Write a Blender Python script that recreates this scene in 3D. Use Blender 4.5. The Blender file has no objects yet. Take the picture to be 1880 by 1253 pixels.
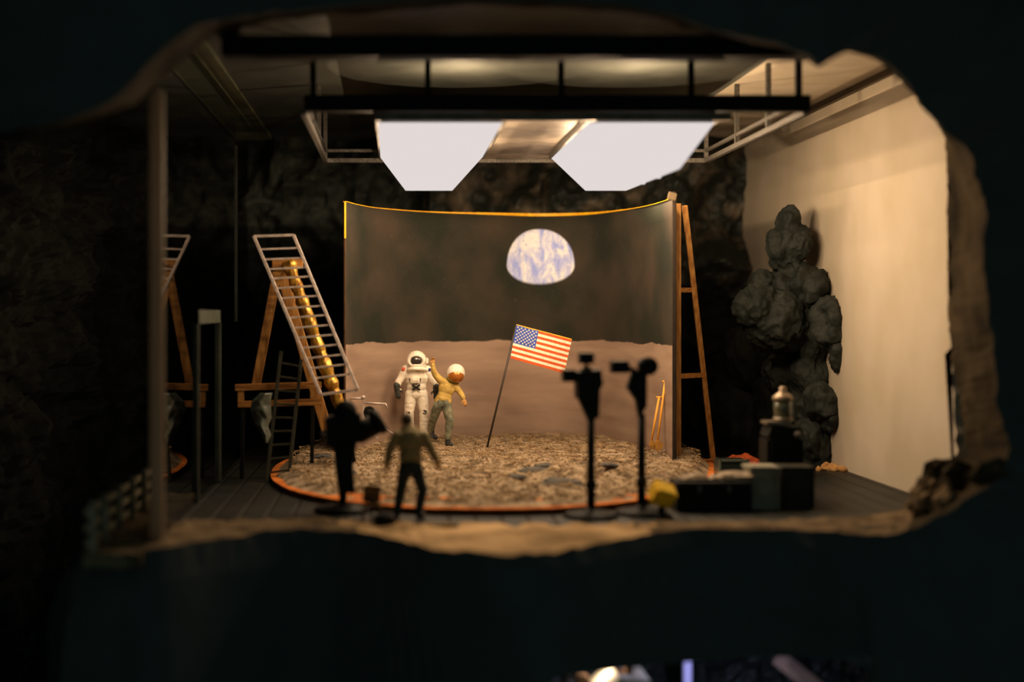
import bpy, bmesh, math, random
from mathutils import Vector, Matrix, noise, Euler
random.seed(7)
PI = math.pi
SC = bpy.context.scene
COL = SC.collection

# ------------------------------------------------------------------ camera, world, lights, exposure
F = 500.0 / 360.0 * 1880.0        # focal length in pixels
VX, VY, CZ = 720.0, 575.0, 2.67   # vanishing point in the photograph, lens height
def W(px, py, Y):
    return Vector(((px - VX) / F * Y, Y, CZ - (py - VY) / F * Y))
def M(px, Y):                     # pixels to metres at a depth
    return px / F * Y
cam = bpy.data.cameras.new('camera'); camo = bpy.data.objects.new('camera', cam); COL.objects.link(camo)
cam.sensor_width = 360; cam.lens = 500; cam.sensor_fit = 'HORIZONTAL'
camo.location = (0, 0, CZ); camo.rotation_euler = (PI / 2, 0, 0)
cam.shift_x = (940 - VX) / 1880; cam.shift_y = (VY - 626.5) / 1880
cam.clip_end = 200
cam.dof.use_dof = True; cam.dof.focus_distance = 27.9; cam.dof.aperture_fstop = 1.35
SC.camera = camo
SC.view_settings.view_transform = 'Standard'; SC.view_settings.look = 'None'
SC.view_settings.gamma = 1.0; SC.view_settings.exposure = 0.0
wd = bpy.data.worlds.new('world'); SC.world = wd; wd.use_nodes = True
wd.node_tree.nodes['Background'].inputs[0].default_value = (0.56, 0.92, 0.88, 1)
wd.node_tree.nodes['Background'].inputs[1].default_value = 0.065
WARM = (1.0, 0.70, 0.425)
def point(loc, e, col=WARM, size=0.0, name='bulb'):
    l = bpy.data.lights.new(name, 'POINT'); l.energy = e; l.color = col; l.shadow_soft_size = size
    o = bpy.data.objects.new(name, l); o.location = loc; COL.objects.link(o); return o
E_LAMP = 80.0
for x0, x1, y0, y1, xa, xb in ((0.25, 1.12, 22.6, 26.5, -0.23, 1.77), (3.60, 4.52, 22.6, 26.5, 3.12, 5.15)):
    for k in range(4):            # the bulbs of each hanging softbox, under its diffuser
        yy = y0 + (k + .5) * (y1 - y0) / 4
        point((x0 + .16, yy, 4.86), E_LAMP); point((x1 - (.30 if x0 > 2 else .16), yy, 4.86), E_LAMP)
    for k in range(2):
        yy = 23.4 + k * 2.4
        point(((x0 + xa) / 2 - .06, yy, 5.32), E_LAMP * .9)
        for t in ((-.6, .6) if x0 > 2 else (0,)): point(((x1 + xb) / 2 + .10, yy + t, 5.36), E_LAMP * 1.1)
    point(((x0 + x1) / 2, 27.4, 5.25), E_LAMP * .6)
    if x0 > 2: point((4.95, 27.6, 5.36), E_LAMP * 1.7)
point((1.2, 24.5, 6.10), 270); point((4.25, 24.5, 6.10), 270)            # open tops of the two lamp housings

# ------------------------------------------------------------------ helpers
def rgb(r, g, b):
    f = lambda c: ((c / 255 + .055) / 1.055) ** 2.4 if c > 10 else c / 255 / 12.92
    return (f(r), f(g), f(b), 1)
def mat(name, c1, c2=None, scale=4, rough=.7, bump=0, bscale=20, metal=0, spec=.3, detail=6, emit=None, stretch=None, contrast=(.35, .65)):
    m = bpy.data.materials.new(name); m.use_nodes = True; nt = m.node_tree; N = nt.nodes; L = nt.links
    b = N['Principled BSDF']; b.inputs['Roughness'].default_value = rough; b.inputs['Metallic'].default_value = metal
    b.inputs['Specular IOR Level'].default_value = spec
    c1 = tuple(c1) + (() if len(c1) == 4 else (1,)); tc = N.new('ShaderNodeTexCoord'); src = tc.outputs['Object']
    if stretch:
        mp = N.new('ShaderNodeMapping'); mp.inputs['Scale'].default_value = stretch; L.new(src, mp.inputs[0]); src = mp.outputs[0]
    if c2:
        c2 = tuple(c2) + (() if len(c2) == 4 else (1,))
        n = N.new('ShaderNodeTexNoise'); n.inputs['Scale'].default_value = scale; n.inputs['Detail'].default_value = detail
        L.new(src, n.inputs['Vector']); r = N.new('ShaderNodeValToRGB')
        r.color_ramp.elements[0].position, r.color_ramp.elements[1].position = contrast
        r.color_ramp.elements[0].color = c1; r.color_ramp.elements[1].color = c2
        L.new(n.outputs['Fac'], r.inputs[0]); L.new(r.outputs[0], b.inputs['Base Color'])
    else: b.inputs['Base Color'].default_value = c1
    if bump:
        n = N.new('ShaderNodeTexNoise'); n.inputs['Scale'].default_value = bscale; n.inputs['Detail'].default_value = 5
        L.new(src, n.inputs['Vector']); bp = N.new('ShaderNodeBump'); bp.inputs['Strength'].default_value = bump; bp.inputs['Distance'].default_value = .02
        L.new(n.outputs['Fac'], bp.inputs['Height']); L.new(bp.outputs[0], b.inputs['Normal'])
    if emit:
        b.inputs['Emission Color'].default_value = tuple(emit[:3]) + (1,); b.inputs['Emission Strength'].default_value = emit[3]
    return m
def empty(name, loc, label, cat, group=None, rz=0):
    o = bpy.data.objects.new(name, None); COL.objects.link(o); o.location = loc; o.rotation_euler[2] = rz
    o.empty_display_size = .1
    return tag(o, label, cat, group)
def tag(o, label=None, cat=None, group=None, kind=None):
    if label: o['label'] = label
    if cat: o['category'] = cat
    if group: o['group'] = group
    if kind: o['kind'] = kind
    return o
def origin(p):
    v = Vector((0, 0, 0))
    while p: v += p.location; p = p.parent
    return v
def obj(name, bm, m, parent=None, smooth=False, world=True):
    """link a bmesh as one object; vertices are given in world coordinates when world=True"""
    me = bpy.data.meshes.new(name)
    if parent and world:
        bmesh.ops.translate(bm, vec=-origin(parent), verts=bm.verts)
    bmesh.ops.recalc_face_normals(bm, faces=bm.faces)
    bm.to_mesh(me); bm.free()
    for mm in (m if isinstance(m, (list, tuple)) else [m]): me.materials.append(mm)
    if smooth: me.polygons.foreach_set('use_smooth', [True] * len(me.polygons))
    o = bpy.data.objects.new(name, me); COL.objects.link(o)
    if parent: o.parent = parent
    elif world and len(me.vertices):
        c = sum((v.co for v in me.vertices), Vector()) / len(me.vertices); zmin = min(v.co.z for v in me.vertices)
        c.z = zmin; me.transform(Matrix.Translation(-c)); o.location = c
    return o
def box(bm, c, s, rot=None, bevel=0):
    r = bmesh.ops.create_cube(bm, size=1); vs = r['verts']
    mx = Matrix.Translation(Vector(c)) @ (rot.to_matrix().to_4x4() if rot else Matrix()) @ Matrix.Diagonal((s[0], s[1], s[2], 1))
    bmesh.ops.transform(bm, matrix=mx, verts=vs)
    if bevel:
        es = list({e for v in vs for e in v.link_edges})
        bmesh.ops.bevel(bm, geom=es, offset=bevel, segments=2, affect='EDGES')
    return vs
def boxr(bm, x0, x1, y0, y1, z0, z1, bevel=0):
    return box(bm, ((x0 + x1) / 2, (y0 + y1) / 2, (z0 + z1) / 2), (x1 - x0, y1 - y0, z1 - z0), None, bevel)
def bar(bm, a, b, w, d=None, up=(0, 1, 0), bevel=.004):
    """a squared timber from a to b: w across the view, d along 'up'"""
    a, b = Vector(a), Vector(b); d = d or w; z = (b - a).normalized(); y = Vector(up); y = (y - z * y.dot(z)).normalized(); x = y.cross(z)
    r = bmesh.ops.create_cube(bm, size=1); vs = r['verts']
    m3 = Matrix((x, y, z)).transposed().to_4x4()
    bmesh.ops.transform(bm, matrix=Matrix.Translation((a + b) / 2) @ m3 @ Matrix.Diagonal((w, d, (b - a).length, 1)), verts=vs)
    if bevel:
        bmesh.ops.bevel(bm, geom=list({e for v in vs for e in v.link_edges}), offset=bevel, segments=1, affect='EDGES')
def cone(bm, a, b, r0, r1=None, seg=16, cap=True):
    a, b = Vector(a), Vector(b); r1 = r0 if r1 is None else r1
    q = (b - a).to_track_quat('Z', 'Y').to_matrix().to_4x4()
    bmesh.ops.create_cone(bm, cap_ends=cap, segments=seg, radius1=r0, radius2=r1, depth=(b - a).length, matrix=Matrix.Translation((a + b) / 2) @ q)
def ball(bm, c, r, rot=None, seg=16):
    r = (r, r, r) if isinstance(r, (int, float)) else r
    mx = Matrix.Translation(Vector(c)) @ (rot.to_matrix().to_4x4() if rot else Matrix()) @ Matrix.Diagonal((r[0], r[1], r[2], 1))
    bmesh.ops.create_uvsphere(bm, u_segments=seg, v_segments=max(6, seg * 2 // 3), radius=1, matrix=mx)
def limb(bm, pts):
    """tapered chain through (x,y,z,r)"""
    for p in pts: ball(bm, p[:3], p[3], seg=12)
    for p, q in zip(pts, pts[1:]):
        if (Vector(p[:3]) - Vector(q[:3])).length > 1e-4: cone(bm, p[:3], q[:3], p[3], q[3], 12)
def torus(bm, c, R, r, rot=None, seg=28, ring=10, sx=1, sz=1):
    vs = []; mx = Matrix.Translation(Vector(c)) @ (rot.to_matrix().to_4x4() if rot else Matrix())
    for i in range(seg):
        a = i / seg * 2 * PI
        vs.append([bm.verts.new(mx @ Vector(((R + r * math.cos(t)) * math.cos(a) * sx, r * math.sin(t), (R + r * math.cos(t)) * math.sin(a) * sz))) for t in [j / ring * 2 * PI for j in range(ring)]])
    for i in range(seg):
        for j in range(ring):
            bm.faces.new((vs[i][j], vs[(i + 1) % seg][j], vs[(i + 1) % seg][(j + 1) % ring], vs[i][(j + 1) % ring]))
def lathe(bm, c, prof, seg=24):
    rows = []
    for r, z in prof:
        rows.append([bm.verts.new((c[0] + r * math.cos(t), c[1] + r * math.sin(t), c[2] + z)) for t in [k / seg * 2 * PI for k in range(seg)]])
    for a, b in zip(rows, rows[1:]):
        for k in range(seg): bm.faces.new((a[k], a[(k + 1) % seg], b[(k + 1) % seg], b[k]))
    bm.faces.new(rows[0][::-1]); bm.faces.new(rows[-1])
def prism(bm, pts, y0, y1):
    """an outline of (x,z) given thickness along y"""
    a = [bm.verts.new((x, y0, z)) for x, z in pts]; b = [bm.verts.new((x, y1, z)) for x, z in pts]; n = len(pts)
    bm.faces.new(a); bm.faces.new(b[::-1])
    for i in range(n): bm.faces.new((a[i], b[i], b[(i + 1) % n], a[(i + 1) % n]))
def melt(name, bm, m, parent=None, voxel=.01, smooth=4, disp=None, world=True):
    """fuse overlapping closed forms into one continuous skin (voxel remesh), optionally roughened"""
    o = obj(name, bm, m, parent, True, world)
    r = o.modifiers.new('r', 'REMESH'); r.mode = 'VOXEL'; r.voxel_size = voxel; r.use_smooth_shade = True
    if smooth:
        s = o.modifiers.new('s', 'SMOOTH'); s.iterations = smooth; s.factor = .5
    bpy.context.view_layer.update()
    dg = bpy.context.evaluated_depsgraph_get(); me = bpy.data.meshes.new_from_object(o.evaluated_get(dg)); old = o.data
    o.modifiers.clear(); o.data = me; bpy.data.meshes.remove(old); me.name = name
    if not me.materials:
        me.materials.append(m if not isinstance(m, (list, tuple)) else m[0])
    me.polygons.foreach_set('use_smooth', [True] * len(me.polygons))
    if disp:
        off = o.location + (parent.location if parent else Vector())
        me.update(); nn = [v.normal.copy() for v in me.vertices]
        for v, n in zip(me.vertices, nn): v.co += n * disp(v.co + off)
        me.update()
    return o
def fbm(p, s, o=4):
    return noise.fractal(Vector(p) * s, .9, 2.1, o)
def ridge(p, s, o=5):
    return noise.ridged_multi_fractal(Vector(p) * s, 1.0, 2.1, o, 1.0, 2.0)

# ------------------------------------------------------------------ materials
m_black = mat('soot_black_board', (.062, .068, .066), (.074, .080, .076), 2, .95, spec=.02)
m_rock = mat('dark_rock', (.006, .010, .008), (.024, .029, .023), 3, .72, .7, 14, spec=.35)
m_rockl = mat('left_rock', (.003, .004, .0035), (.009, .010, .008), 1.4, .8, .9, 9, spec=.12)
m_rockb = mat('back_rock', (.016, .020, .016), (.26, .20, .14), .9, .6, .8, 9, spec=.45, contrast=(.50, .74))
m_plaster = mat('plaster_wall', rgb(194, 182, 164), rgb(184, 172, 150), .8, .95, .1, 30, spec=.1)
m_ceil = mat('ceiling_board', rgb(80, 82, 76), rgb(66, 68, 62), 1.2, .55, spec=.4)
m_ceil2 = mat('ceiling_strip', rgb(116, 118, 92), rgb(100, 102, 80), 1.2, .6, spec=.3)
m_wood = mat('pine_wood', rgb(172, 124, 62), rgb(128, 84, 38), 3, .6, .3, 10, stretch=(6, 6, .8), spec=.3)
m_woodh = mat('pine_rail', rgb(178, 124, 60), rgb(122, 78, 34), 3, .6, .3, 10, stretch=(.8, 6, 8), spec=.3)
m_gold = mat('gold_foil', rgb(214, 166, 66), rgb(150, 104, 34), 5, .28, .8, 9, metal=.55, spec=.6)
m_silver = mat('silver_metal', rgb(205, 190, 180), rgb(170, 155, 145), 12, .42, .1, 40, metal=.35, spec=.5)
m_alu = mat('rough_aluminium', rgb(120, 115, 108), rgb(85, 82, 76), 25, .5, .5, 80, metal=.5)
m_dark = mat('black_metal', (.005, .006, .0055), (.009, .009, .008), 6, .6, spec=.15)
m_gravel = mat('grey_gravel', rgb(168, 148, 122), rgb(84, 70, 54), 5, .95, .9, 30, spec=.1)
m_pebble = mat('pebble', rgb(176, 152, 118), rgb(104, 78, 46), 3.5, .9, .4, 40, spec=.15)
m_cork = mat('cork_edge', rgb(205, 120, 55), rgb(160, 84, 34), 5, .85, .5, 25, spec=.1)
m_lipd = mat('shaded_broken_edge', rgb(70, 60, 45), rgb(30, 27, 21), .9, .95, .8, 8, spec=.05)  # rim edge with its shade put into the colour
m_path = mat('path_plaster', rgb(132, 112, 86), rgb(78, 66, 50), 2.5, .95, .8, 12, spec=.05)  # walkway plaster, also the dimmer copy on the ends of the lip
m_lip = mat('lit_plaster_lip', rgb(214, 178, 132), rgb(150, 124, 88), 1.2, .95, .8, 8, spec=.05)  # lit copy of the lip plaster, for the middle of the bottom edge
m_yellow = mat('yellow_paint', rgb(250, 190, 30), rgb(225, 160, 20), 5, .5)
m_white = mat('suit_white', rgb(246, 238, 222), rgb(226, 214, 192), 9, .6, .15, 30)
m_glove = mat('glove_grey', rgb(70, 72, 66), rgb(40, 42, 38), 12, .6)
m_ink = mat('black_paint', (.012, .012, .012), rough=.5)

# ------------------------------------------------------------------ the setting
def struct(o): o['kind'] = 'structure'; return o
FZ = -.35
def grid_surface(name, f, nu, nv, m, smooth=True, thick=None):
    bm = bmesh.new(); g = [[bm.verts.new(f(i / nu, j / nv)) for j in range(nv + 1)] for i in range(nu + 1)]
    for i in range(nu):
        for j in range(nv): bm.faces.new((g[i][j], g[i + 1][j], g[i + 1][j + 1], g[i][j + 1]))
    if thick:
        h = [[bm.verts.new(g[i][j].co + thick) for j in range(nv + 1)] for i in range(nu + 1)]
        for i in range(nu):
            for j in range(nv): bm.faces.new((h[i][j], h[i][j + 1], h[i + 1][j + 1], h[i + 1][j]))
        for i in range(nu):
            for j in (0, nv): bm.faces.new((g[i][j], g[i + 1][j], h[i + 1][j], h[i][j]))
        for j in range(nv):
            for i in (0, nu): bm.faces.new((g[i][j], g[i][j + 1], h[i][j + 1], h[i][j]))
    return obj(name, bm, m, None, smooth)
# floor of dark grooved boards
def floor_mat():
    m = mat('floor_boards', (.004, .006, .005), (.016, .015, .012), 1.2, .5, spec=.3); nt = m.node_tree; N = nt.nodes; L = nt.links
    b = N['Principled BSDF']; tc = [n for n in N if n.type == 'TEX_COORD'][0]
    sx = N.new('ShaderNodeSeparateXYZ'); L.new(tc.outputs['Object'], sx.inputs[0])
    mu = N.new('ShaderNodeMath'); mu.operation = 'MULTIPLY'; mu.inputs[1].default_value = 2.6; L.new(sx.outputs[0], mu.inputs[0])
    fr = N.new('ShaderNodeMath'); fr.operation = 'FRACT'; L.new(mu.outputs[0], fr.inputs[0])
    ra = N.new('ShaderNodeValToRGB'); e = ra.color_ramp.elements; e[0].position = .0; e[0].color = (0, 0, 0, 1); e[1].position = .08; e[1].color = (1, 1, 1, 1)
    e2 = ra.color_ramp.elements.new(.92); e2.color = (1, 1, 1, 1); e3 = ra.color_ramp.elements.new(1); e3.color = (0, 0, 0, 1)
    L.new(fr.outputs[0], ra.inputs[0]); bp = N.new('ShaderNodeBump'); bp.inputs['Strength'].default_value = .9; bp.inputs['Distance'].default_value = .04
    L.new(ra.outputs[0], bp.inputs['Height']); L.new(bp.outputs[0], b.inputs['Normal'])
    return m
bm = bmesh.new(); boxr(bm, -3.2, 8.7, 19.9, 35.2, FZ - .35, FZ)
struct(obj('floor', bm, floor_mat()))
# ceiling with lighter strip running back on the left
bm = bmesh.new(); boxr(bm, -6.6, 6.3, 17.4, 35.4, 6.92, 7.15); struct(obj('ceiling', bm, m_ceil))
bm = bmesh.new(); boxr(bm, 6.3, 8.9, 17.4, 35.4, 6.92, 7.15); struct(obj('ceiling', bm, m_plaster))
bm = bmesh.new(); boxr(bm, -3.77, -2.9, 18.0, 34.5, 6.86, 6.925); struct(obj('trim_1', bm, m_ceil2))
# plaster wall on the right, with its torn front edge
prof = [(22.25, 6.92)]; z = 6.7
while z > -.3:
    prof.append((22.2 - .45 * max(0, (2.8 - z) / 3) + random.uniform(-.06, .06) + (.25 if 1.9 < z < 2.1 else 0), z)); z -= .12
prof += [(21.9, -.7)]
bm = bmesh.new()
pts = prof + [(35.2, -.7), (35.2, 6.92)]
a = [bm.verts.new((8.68, y, z)) for y, z in pts]; b = [bm.verts.new((8.86, y, z)) for y, z in pts]; n = len(pts)
bm.faces.new(a); bm.faces.new(b[::-1])
for i in range(n): bm.faces.new((a[i], b[i], b[(i + 1) % n], a[(i + 1) % n]))
bmesh.ops.triangulate(bm, faces=[f for f in bm.faces if len(f.verts) > 4])
struct(obj('wall_right', bm, m_plaster))
# dark strip painted as the shadow line where the wall meets the ceiling
bm = bmesh.new(); boxr(bm, 8.60, 8.68, 22.6, 35.0, 6.80, 6.92); struct(obj('shade_strip', bm, mat('shadow_line', rgb(90, 78, 62), rough=.9)))
# rock at the back and down the left
def fb(u, v):
    x = -8.5 + 17.9 * u; z = -6.5 + 14.5 * v; p = (x, 3, z)
    d = 1.0 * ridge(p, .42, 3) + .34 * ridge((x, 9, z), 1.1, 2) + .06 * fbm(p, 4, 2)
    return (x, 35.6 - d * .9, z)
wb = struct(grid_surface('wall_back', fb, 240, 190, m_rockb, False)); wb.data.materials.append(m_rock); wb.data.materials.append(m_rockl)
for f in wb.data.polygons:                                     # left and lower rock get blacker materials to paint in the shade
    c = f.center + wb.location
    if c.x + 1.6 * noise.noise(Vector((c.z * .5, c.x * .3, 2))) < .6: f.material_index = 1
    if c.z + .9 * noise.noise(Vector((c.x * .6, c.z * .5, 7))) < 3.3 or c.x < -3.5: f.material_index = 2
def fl(u, v):
    y = 13.5 + 23 * u; z = -9 + 18 * v; p = (9, y, z)
    d = .8 * ridge(p, .4) + .3 * fbm(p, 1.4) + .09 * fbm(p, 5)
    return (-7.6 + d + max(0, (y - 26)) * .12, y, z)
struct(grid_surface('wall_left', fl, 220, 180, m_rockl, False))

# the broken front wall around the opening: front rim, back rim, outer edge
FL = lambda py: 3.02 * F / (py - 575)      # depth of a floor point seen at row py
rim = [  # front px,py,Y   back px,py,Y
 (-200, 250, 17.3, -170, 275, 18.2), (-60, 245, 17.3, -40, 268, 18.2), (60, 232, 17.3, 80, 255, 18.2), (200, 185, 17.4, 228, 205, 18.4), (300, 88, 17.5, 338, 104, 18.6),
 (400, 38, 17.6, 428, 52, 19.0), (600, 14, 17.6, 610, 30, 19.2), (850, -2, 17.6, 850, 10, 19.2), (1050, 6, 17.6, 1045, 18, 19.2), (1200, 22, 17.7, 1190, 30, 19.2),
 (1300, 52, 17.8, 1290, 60, 19.3), (1420, 78, 18.0, 1410, 86, 19.4), (1485, 104, 18.2, 1478, 104, 19.5), (1505, 122, 18.3, 1500, 118, 19.6), (1530, 104, 18.4, 1525, 100, 19.7),
 (1570, 96, 18.6, 1560, 98, 19.9), (1625, 112, 19.0, 1612, 112, 20.2), (1690, 185, 19.4, 1680, 178, 21.4), (1738, 248, 19.8, 1728, 240, 22.0), (1772, 268, 20.1, 1736, 275, 22.2),
 (1792, 330, 20.3, 1738, 330, 22.2), (1810, 390, 20.3, 1740, 390, 22.2), (1804, 460, 20.3, 1741, 460, 22.2), (1816, 580, 20.3, 1742, 580, 22.2), (1828, 690, 20.3, 1752, 690, 22.0),
 (1836, 770, 20.2, 1768, 770, 21.8), (1850, 835, 20.0, 1766, 825, 21.7), (1828, 882, 19.8, 1722, 852, 21.8), (1775, 920, 19.6, 1735, 880, 21.6), (1715, 955, 19.5, 1712, 918, 21.6),
 (1640, 978, FL(978), 1660, 938, 21.4), (1520, 976, FL(976), 1530, 950, FL(950)), (1400, 972, FL(972), 1400, 956, FL(956)), (1250, 974, FL(974), 1250, 958, FL(958)), (1150, 988, FL(988), 1150, 960, FL(960)),
 (1050, 1008, FL(1008), 1050, 962, FL(962)), (930, 1019, FL(1019), 930, 962, FL(962)), (800, 1007, FL(1007), 800, 960, FL(960)), (690, 984, FL(984), 690, 958, FL(958)), (570, 972, FL(972), 570, 952, FL(952)),
 (430, 985, FL(985), 430, 955, FL(955)), (300, 1006, FL(1006), 330, 958, FL(958)), (215, 1022, 18.2, 255, 985, 19.0), (150, 1050, 18.2, 190, 1012, 19.0), (122, 1100, 18.2, 150, 1100, 19.0),
 (112, 1250, 18.2, 140, 1250, 19.0), (105, 1420, 18.2, 130, 1420, 19.0), (-60, 1430, 17.2, -40, 1420, 18.1), (-200, 1430, 17.2, -170, 1420, 18.1), (-230, 800, 17.3, -200, 800, 18.2)]
def resample(pts, n):
    """closed Catmull-Rom-free linear resampling with light rounding"""
    out = []
    m = len(pts)
    for i in range(m):
        p0, p1, p2, p3 = pts[i - 1], pts[i], pts[(i + 1) % m], pts[(i + 2) % m]
        for k in range(n):
            t = k / n
            out.append(.5 * ((2 * p1) + (p2 - p0) * t + (2 * p0 - 5 * p1 + 4 * p2 - p3) * t * t + (3 * p1 - p0 - 3 * p2 + p3) * t ** 3))
    return out
Fp = [W(a, b, c) for a, b, c, d, e, f in rim]; Bp = [W(d, e, f) for a, b, c, d, e, f in rim]
K = 7
Fr, Br = resample(Fp, K), resample(Bp, K)
# outer edge of the front face: below, it ends at the top of a second opening under this one
def outer(i):
    a, b, c = rim[i][:3]
    if 30 <= i <= 43:
        pass
    dx, dy = a - 900, b - 560; s = 2.1
    return W(900 + dx * s, 560 + dy * s, c - .1)
low = [(1640, 1500), (1640, 1262), (1560, 1228), (1440, 1206), (1250, 1216), (1150, 1228), (1060, 1240), (1000, 1256), (960, 1300), (930, 1500)]
Op = []
for i in range(len(rim)):
    a = rim[i][0]
    if 30 <= i <= 37:
        q = {30: (1700, 1420), 31: (1600, 1240), 32: (1480, 1208), 33: (1330, 1211), 34: (1190, 1224), 35: (1080, 1238), 36: (1000, 1256), 37: (890, 1340)}[i]
        Op.append(W(q[0], q[1], rim[i][2] - .1))
    elif 38 <= i <= 48: Op.append(W({43: 165, 44: 140, 45: 128, 46: 112}.get(i, a), 1500, rim[i][2] - .1))
    else: Op.append(outer(i))
Or = resample(Op, K)
bm = bmesh.new(); N_ = len(Fr); rows = []
steps = [0, .06, .3, .6, 1.0]
for j in range(6):
    row = []
    for i in range(N_):
        f, b, o = Fr[i], Br[i], Or[i]
        if j == 0: p = o.copy()
        elif j == 1: p = f.lerp(o, .12) + Vector((0, -.10, 0))
        elif j == 2: p = f.copy()
        elif j == 3: p = f.lerp(b, .35)
        elif j == 4: p = f.lerp(b, .75)
        else: p = b.copy()
        if 2 <= j <= 5:
            q = noise.noise_vector(p * 3.2) * .05 + noise.noise_vector(p * 9) * .025
            p += q
            if j in (3, 4) and 30 < i / K < 41.5: p.z += .03
        row.append(bm.verts.new(p))
    rows.append(row)
back = [bm.verts.new(Br[i] + (Br[i] - Vector((2.5, Br[i].y, 2.9))).normalized() * .5 + Vector((0, .05, 0))) for i in range(N_)]
rows.append(back)
for r in range(len(rows) - 1):
    for i in range(N_):
        f = bm.faces.new((rows[r][i], rows[r][(i + 1) % N_], rows[r + 1][(i + 1) % N_], rows[r + 1][i]))
        ri = i / K; f.material_index = ((1 if 33.4 < ri + .9 * noise.noise(Vector((i * .4, r, 0))) < 38.4 else 3) if 29.6 < ri < 43.2 else 2) if r in (2, 3, 4) else 0  # light along the rim is painted: pale mid-bottom, dimmer ends, dark elsewhere
o = obj('wall_front', bm, [m_black, m_lip, m_lipd, m_path], None, False)
struct(o); wall_front = o
# strips of board that close the front wall outwards at right and top behind the rim
bm = bmesh.new(); boxr(bm, 8.9, 9.1, 20.7, 22.4, -1.5, 7.2); struct(obj('trim_3', bm, mat('dark_brown_board', rgb(70, 56, 40), rgb(48, 40, 30), 3, .9)))
# black header bar across the room just under the ceiling
bm = bmesh.new(); a = W(408, 68, 19.4); b = W(1490, 108, 19.4); boxr(bm, a.x, b.x, 19.2, 19.6, b.z, a.z, .03)
boxr(bm, a.x - .05, a.x + .25, 19.2, 19.6, a.z, 6.93); boxr(bm, b.x - .3, b.x, 19.2, 19.6, a.z, 6.93)
struct(obj('trim_4', bm, m_dark))

# ------------------------------------------------------------------ glass side wall on the left
gl = bpy.data.materials.new('clear_glass'); gl.use_nodes = True; nt = gl.node_tree; N = nt.nodes; L = nt.links
for n in list(N): N.remove(n)
out = N.new('ShaderNodeOutputMaterial'); mx = N.new('ShaderNodeMixShader'); tr = N.new('ShaderNodeBsdfTransparent'); gs = N.new('ShaderNodeBsdfGlossy'); fz = N.new('ShaderNodeFresnel')
gs.inputs['Roughness'].default_value = .0; fz.inputs['IOR'].default_value = 1.5; tr.inputs[0].default_value = (.93, .96, .94, 1)
L.new(fz.outputs[0], mx.inputs[0]); L.new(tr.outputs[0], mx.inputs[1]); L.new(gs.outputs[0], mx.inputs[2]); L.new(mx.outputs[0], out.inputs[0])
GX = -3.1
gp = empty('glass_partition', (GX, 23.4, FZ), 'tall clear glass side wall at left with pale front edge, reflecting ladder', 'glass wall')
bm = bmesh.new()
vs = [bm.verts.new(v) for v in ((GX, 18.85, FZ), (GX, 28.2, FZ), (GX, 28.2, 6.6), (GX, 18.85, 6.6))]; bm.faces.new(vs)
obj('pane', bm, gl, gp)
bm = bmesh.new(); boxr(bm, GX - .09, GX + .09, 18.66, 18.85, FZ, 5.62, .05)
m_fe = mat('frosted_edge', rgb(176, 160, 140), rgb(140, 132, 116), 2, .5, spec=.3, stretch=(1, 1, .3)); nt = m_fe.node_tree; N = nt.nodes; L = nt.links
tl = N.new('ShaderNodeBsdfTranslucent'); tl.inputs[0].default_value = rgb(196, 180, 160); ms = N.new('ShaderNodeMixShader'); ms.inputs[0].default_value = .5
L.new(N['Principled BSDF'].outputs[0], ms.inputs[1]); L.new(tl.outputs[0], ms.inputs[2]); L.new(ms.outputs[0], N['Material Output'].inputs[0])
obj('front_edge', bm, m_fe, gp)
bm = bmesh.new(); boxr(bm, GX - .03, GX + .03, 28.2, 28.26, 2.5, 6.0)
obj('rear_edge', bm, mat('green_glass_edge', rgb(26, 32, 26), rgb(14, 18, 14), 2, .5), gp)
bm = bmesh.new(); t = .05
boxr(bm, GX + .005, GX + t, 22.4, 22.48, FZ + .03, 2.72); boxr(bm, GX + .005, GX + t, 25.3, 25.38, FZ + .03, 2.72); boxr(bm, GX + .005, GX + t, 22.4, 25.38, 2.5, 2.72)
obj('door_frame', bm, mat('grey_green_frame', rgb(66, 72, 62), rgb(48, 54, 46), 3, .6), gp)

# walkway and fence outside the glass
bm = bmesh.new(); 
def wk(u, v):
    y = 18.0 + 6.0 * v; x = -3.92 + .74 * u; p = (x, y, 0)
    return (x, y, FZ - .02 + .05 * fbm(p, 3) * (0 < u < 1))
bm.free(); struct(grid_surface('trim_5', wk, 12, 80, m_path, False, Vector((0, 0, -.18))))
fe = empty('railing', (-3.8, 19.7, FZ), 'low grey slatted railing along walkway left of the glass wall', 'railing')
mf = mat('grey_fence', rgb(160, 152, 128), rgb(110, 104, 86), 6, .7)
for y in (18.05, 18.85, 19.85, 20.85, 21.8, 22.75):
    bm = bmesh.new(); boxr(bm, -3.84, -3.76, y - .035, y + .035, FZ - .02, FZ + .62, .008); obj('post', bm, mf, fe)
for z in (.10, .30, .50):
    bm = bmesh.new(); boxr(bm, -3.87, -3.84, 17.9, 22.9, FZ + z - .045, FZ + z + .045, .006); obj('rail', bm, mf, fe)

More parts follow.
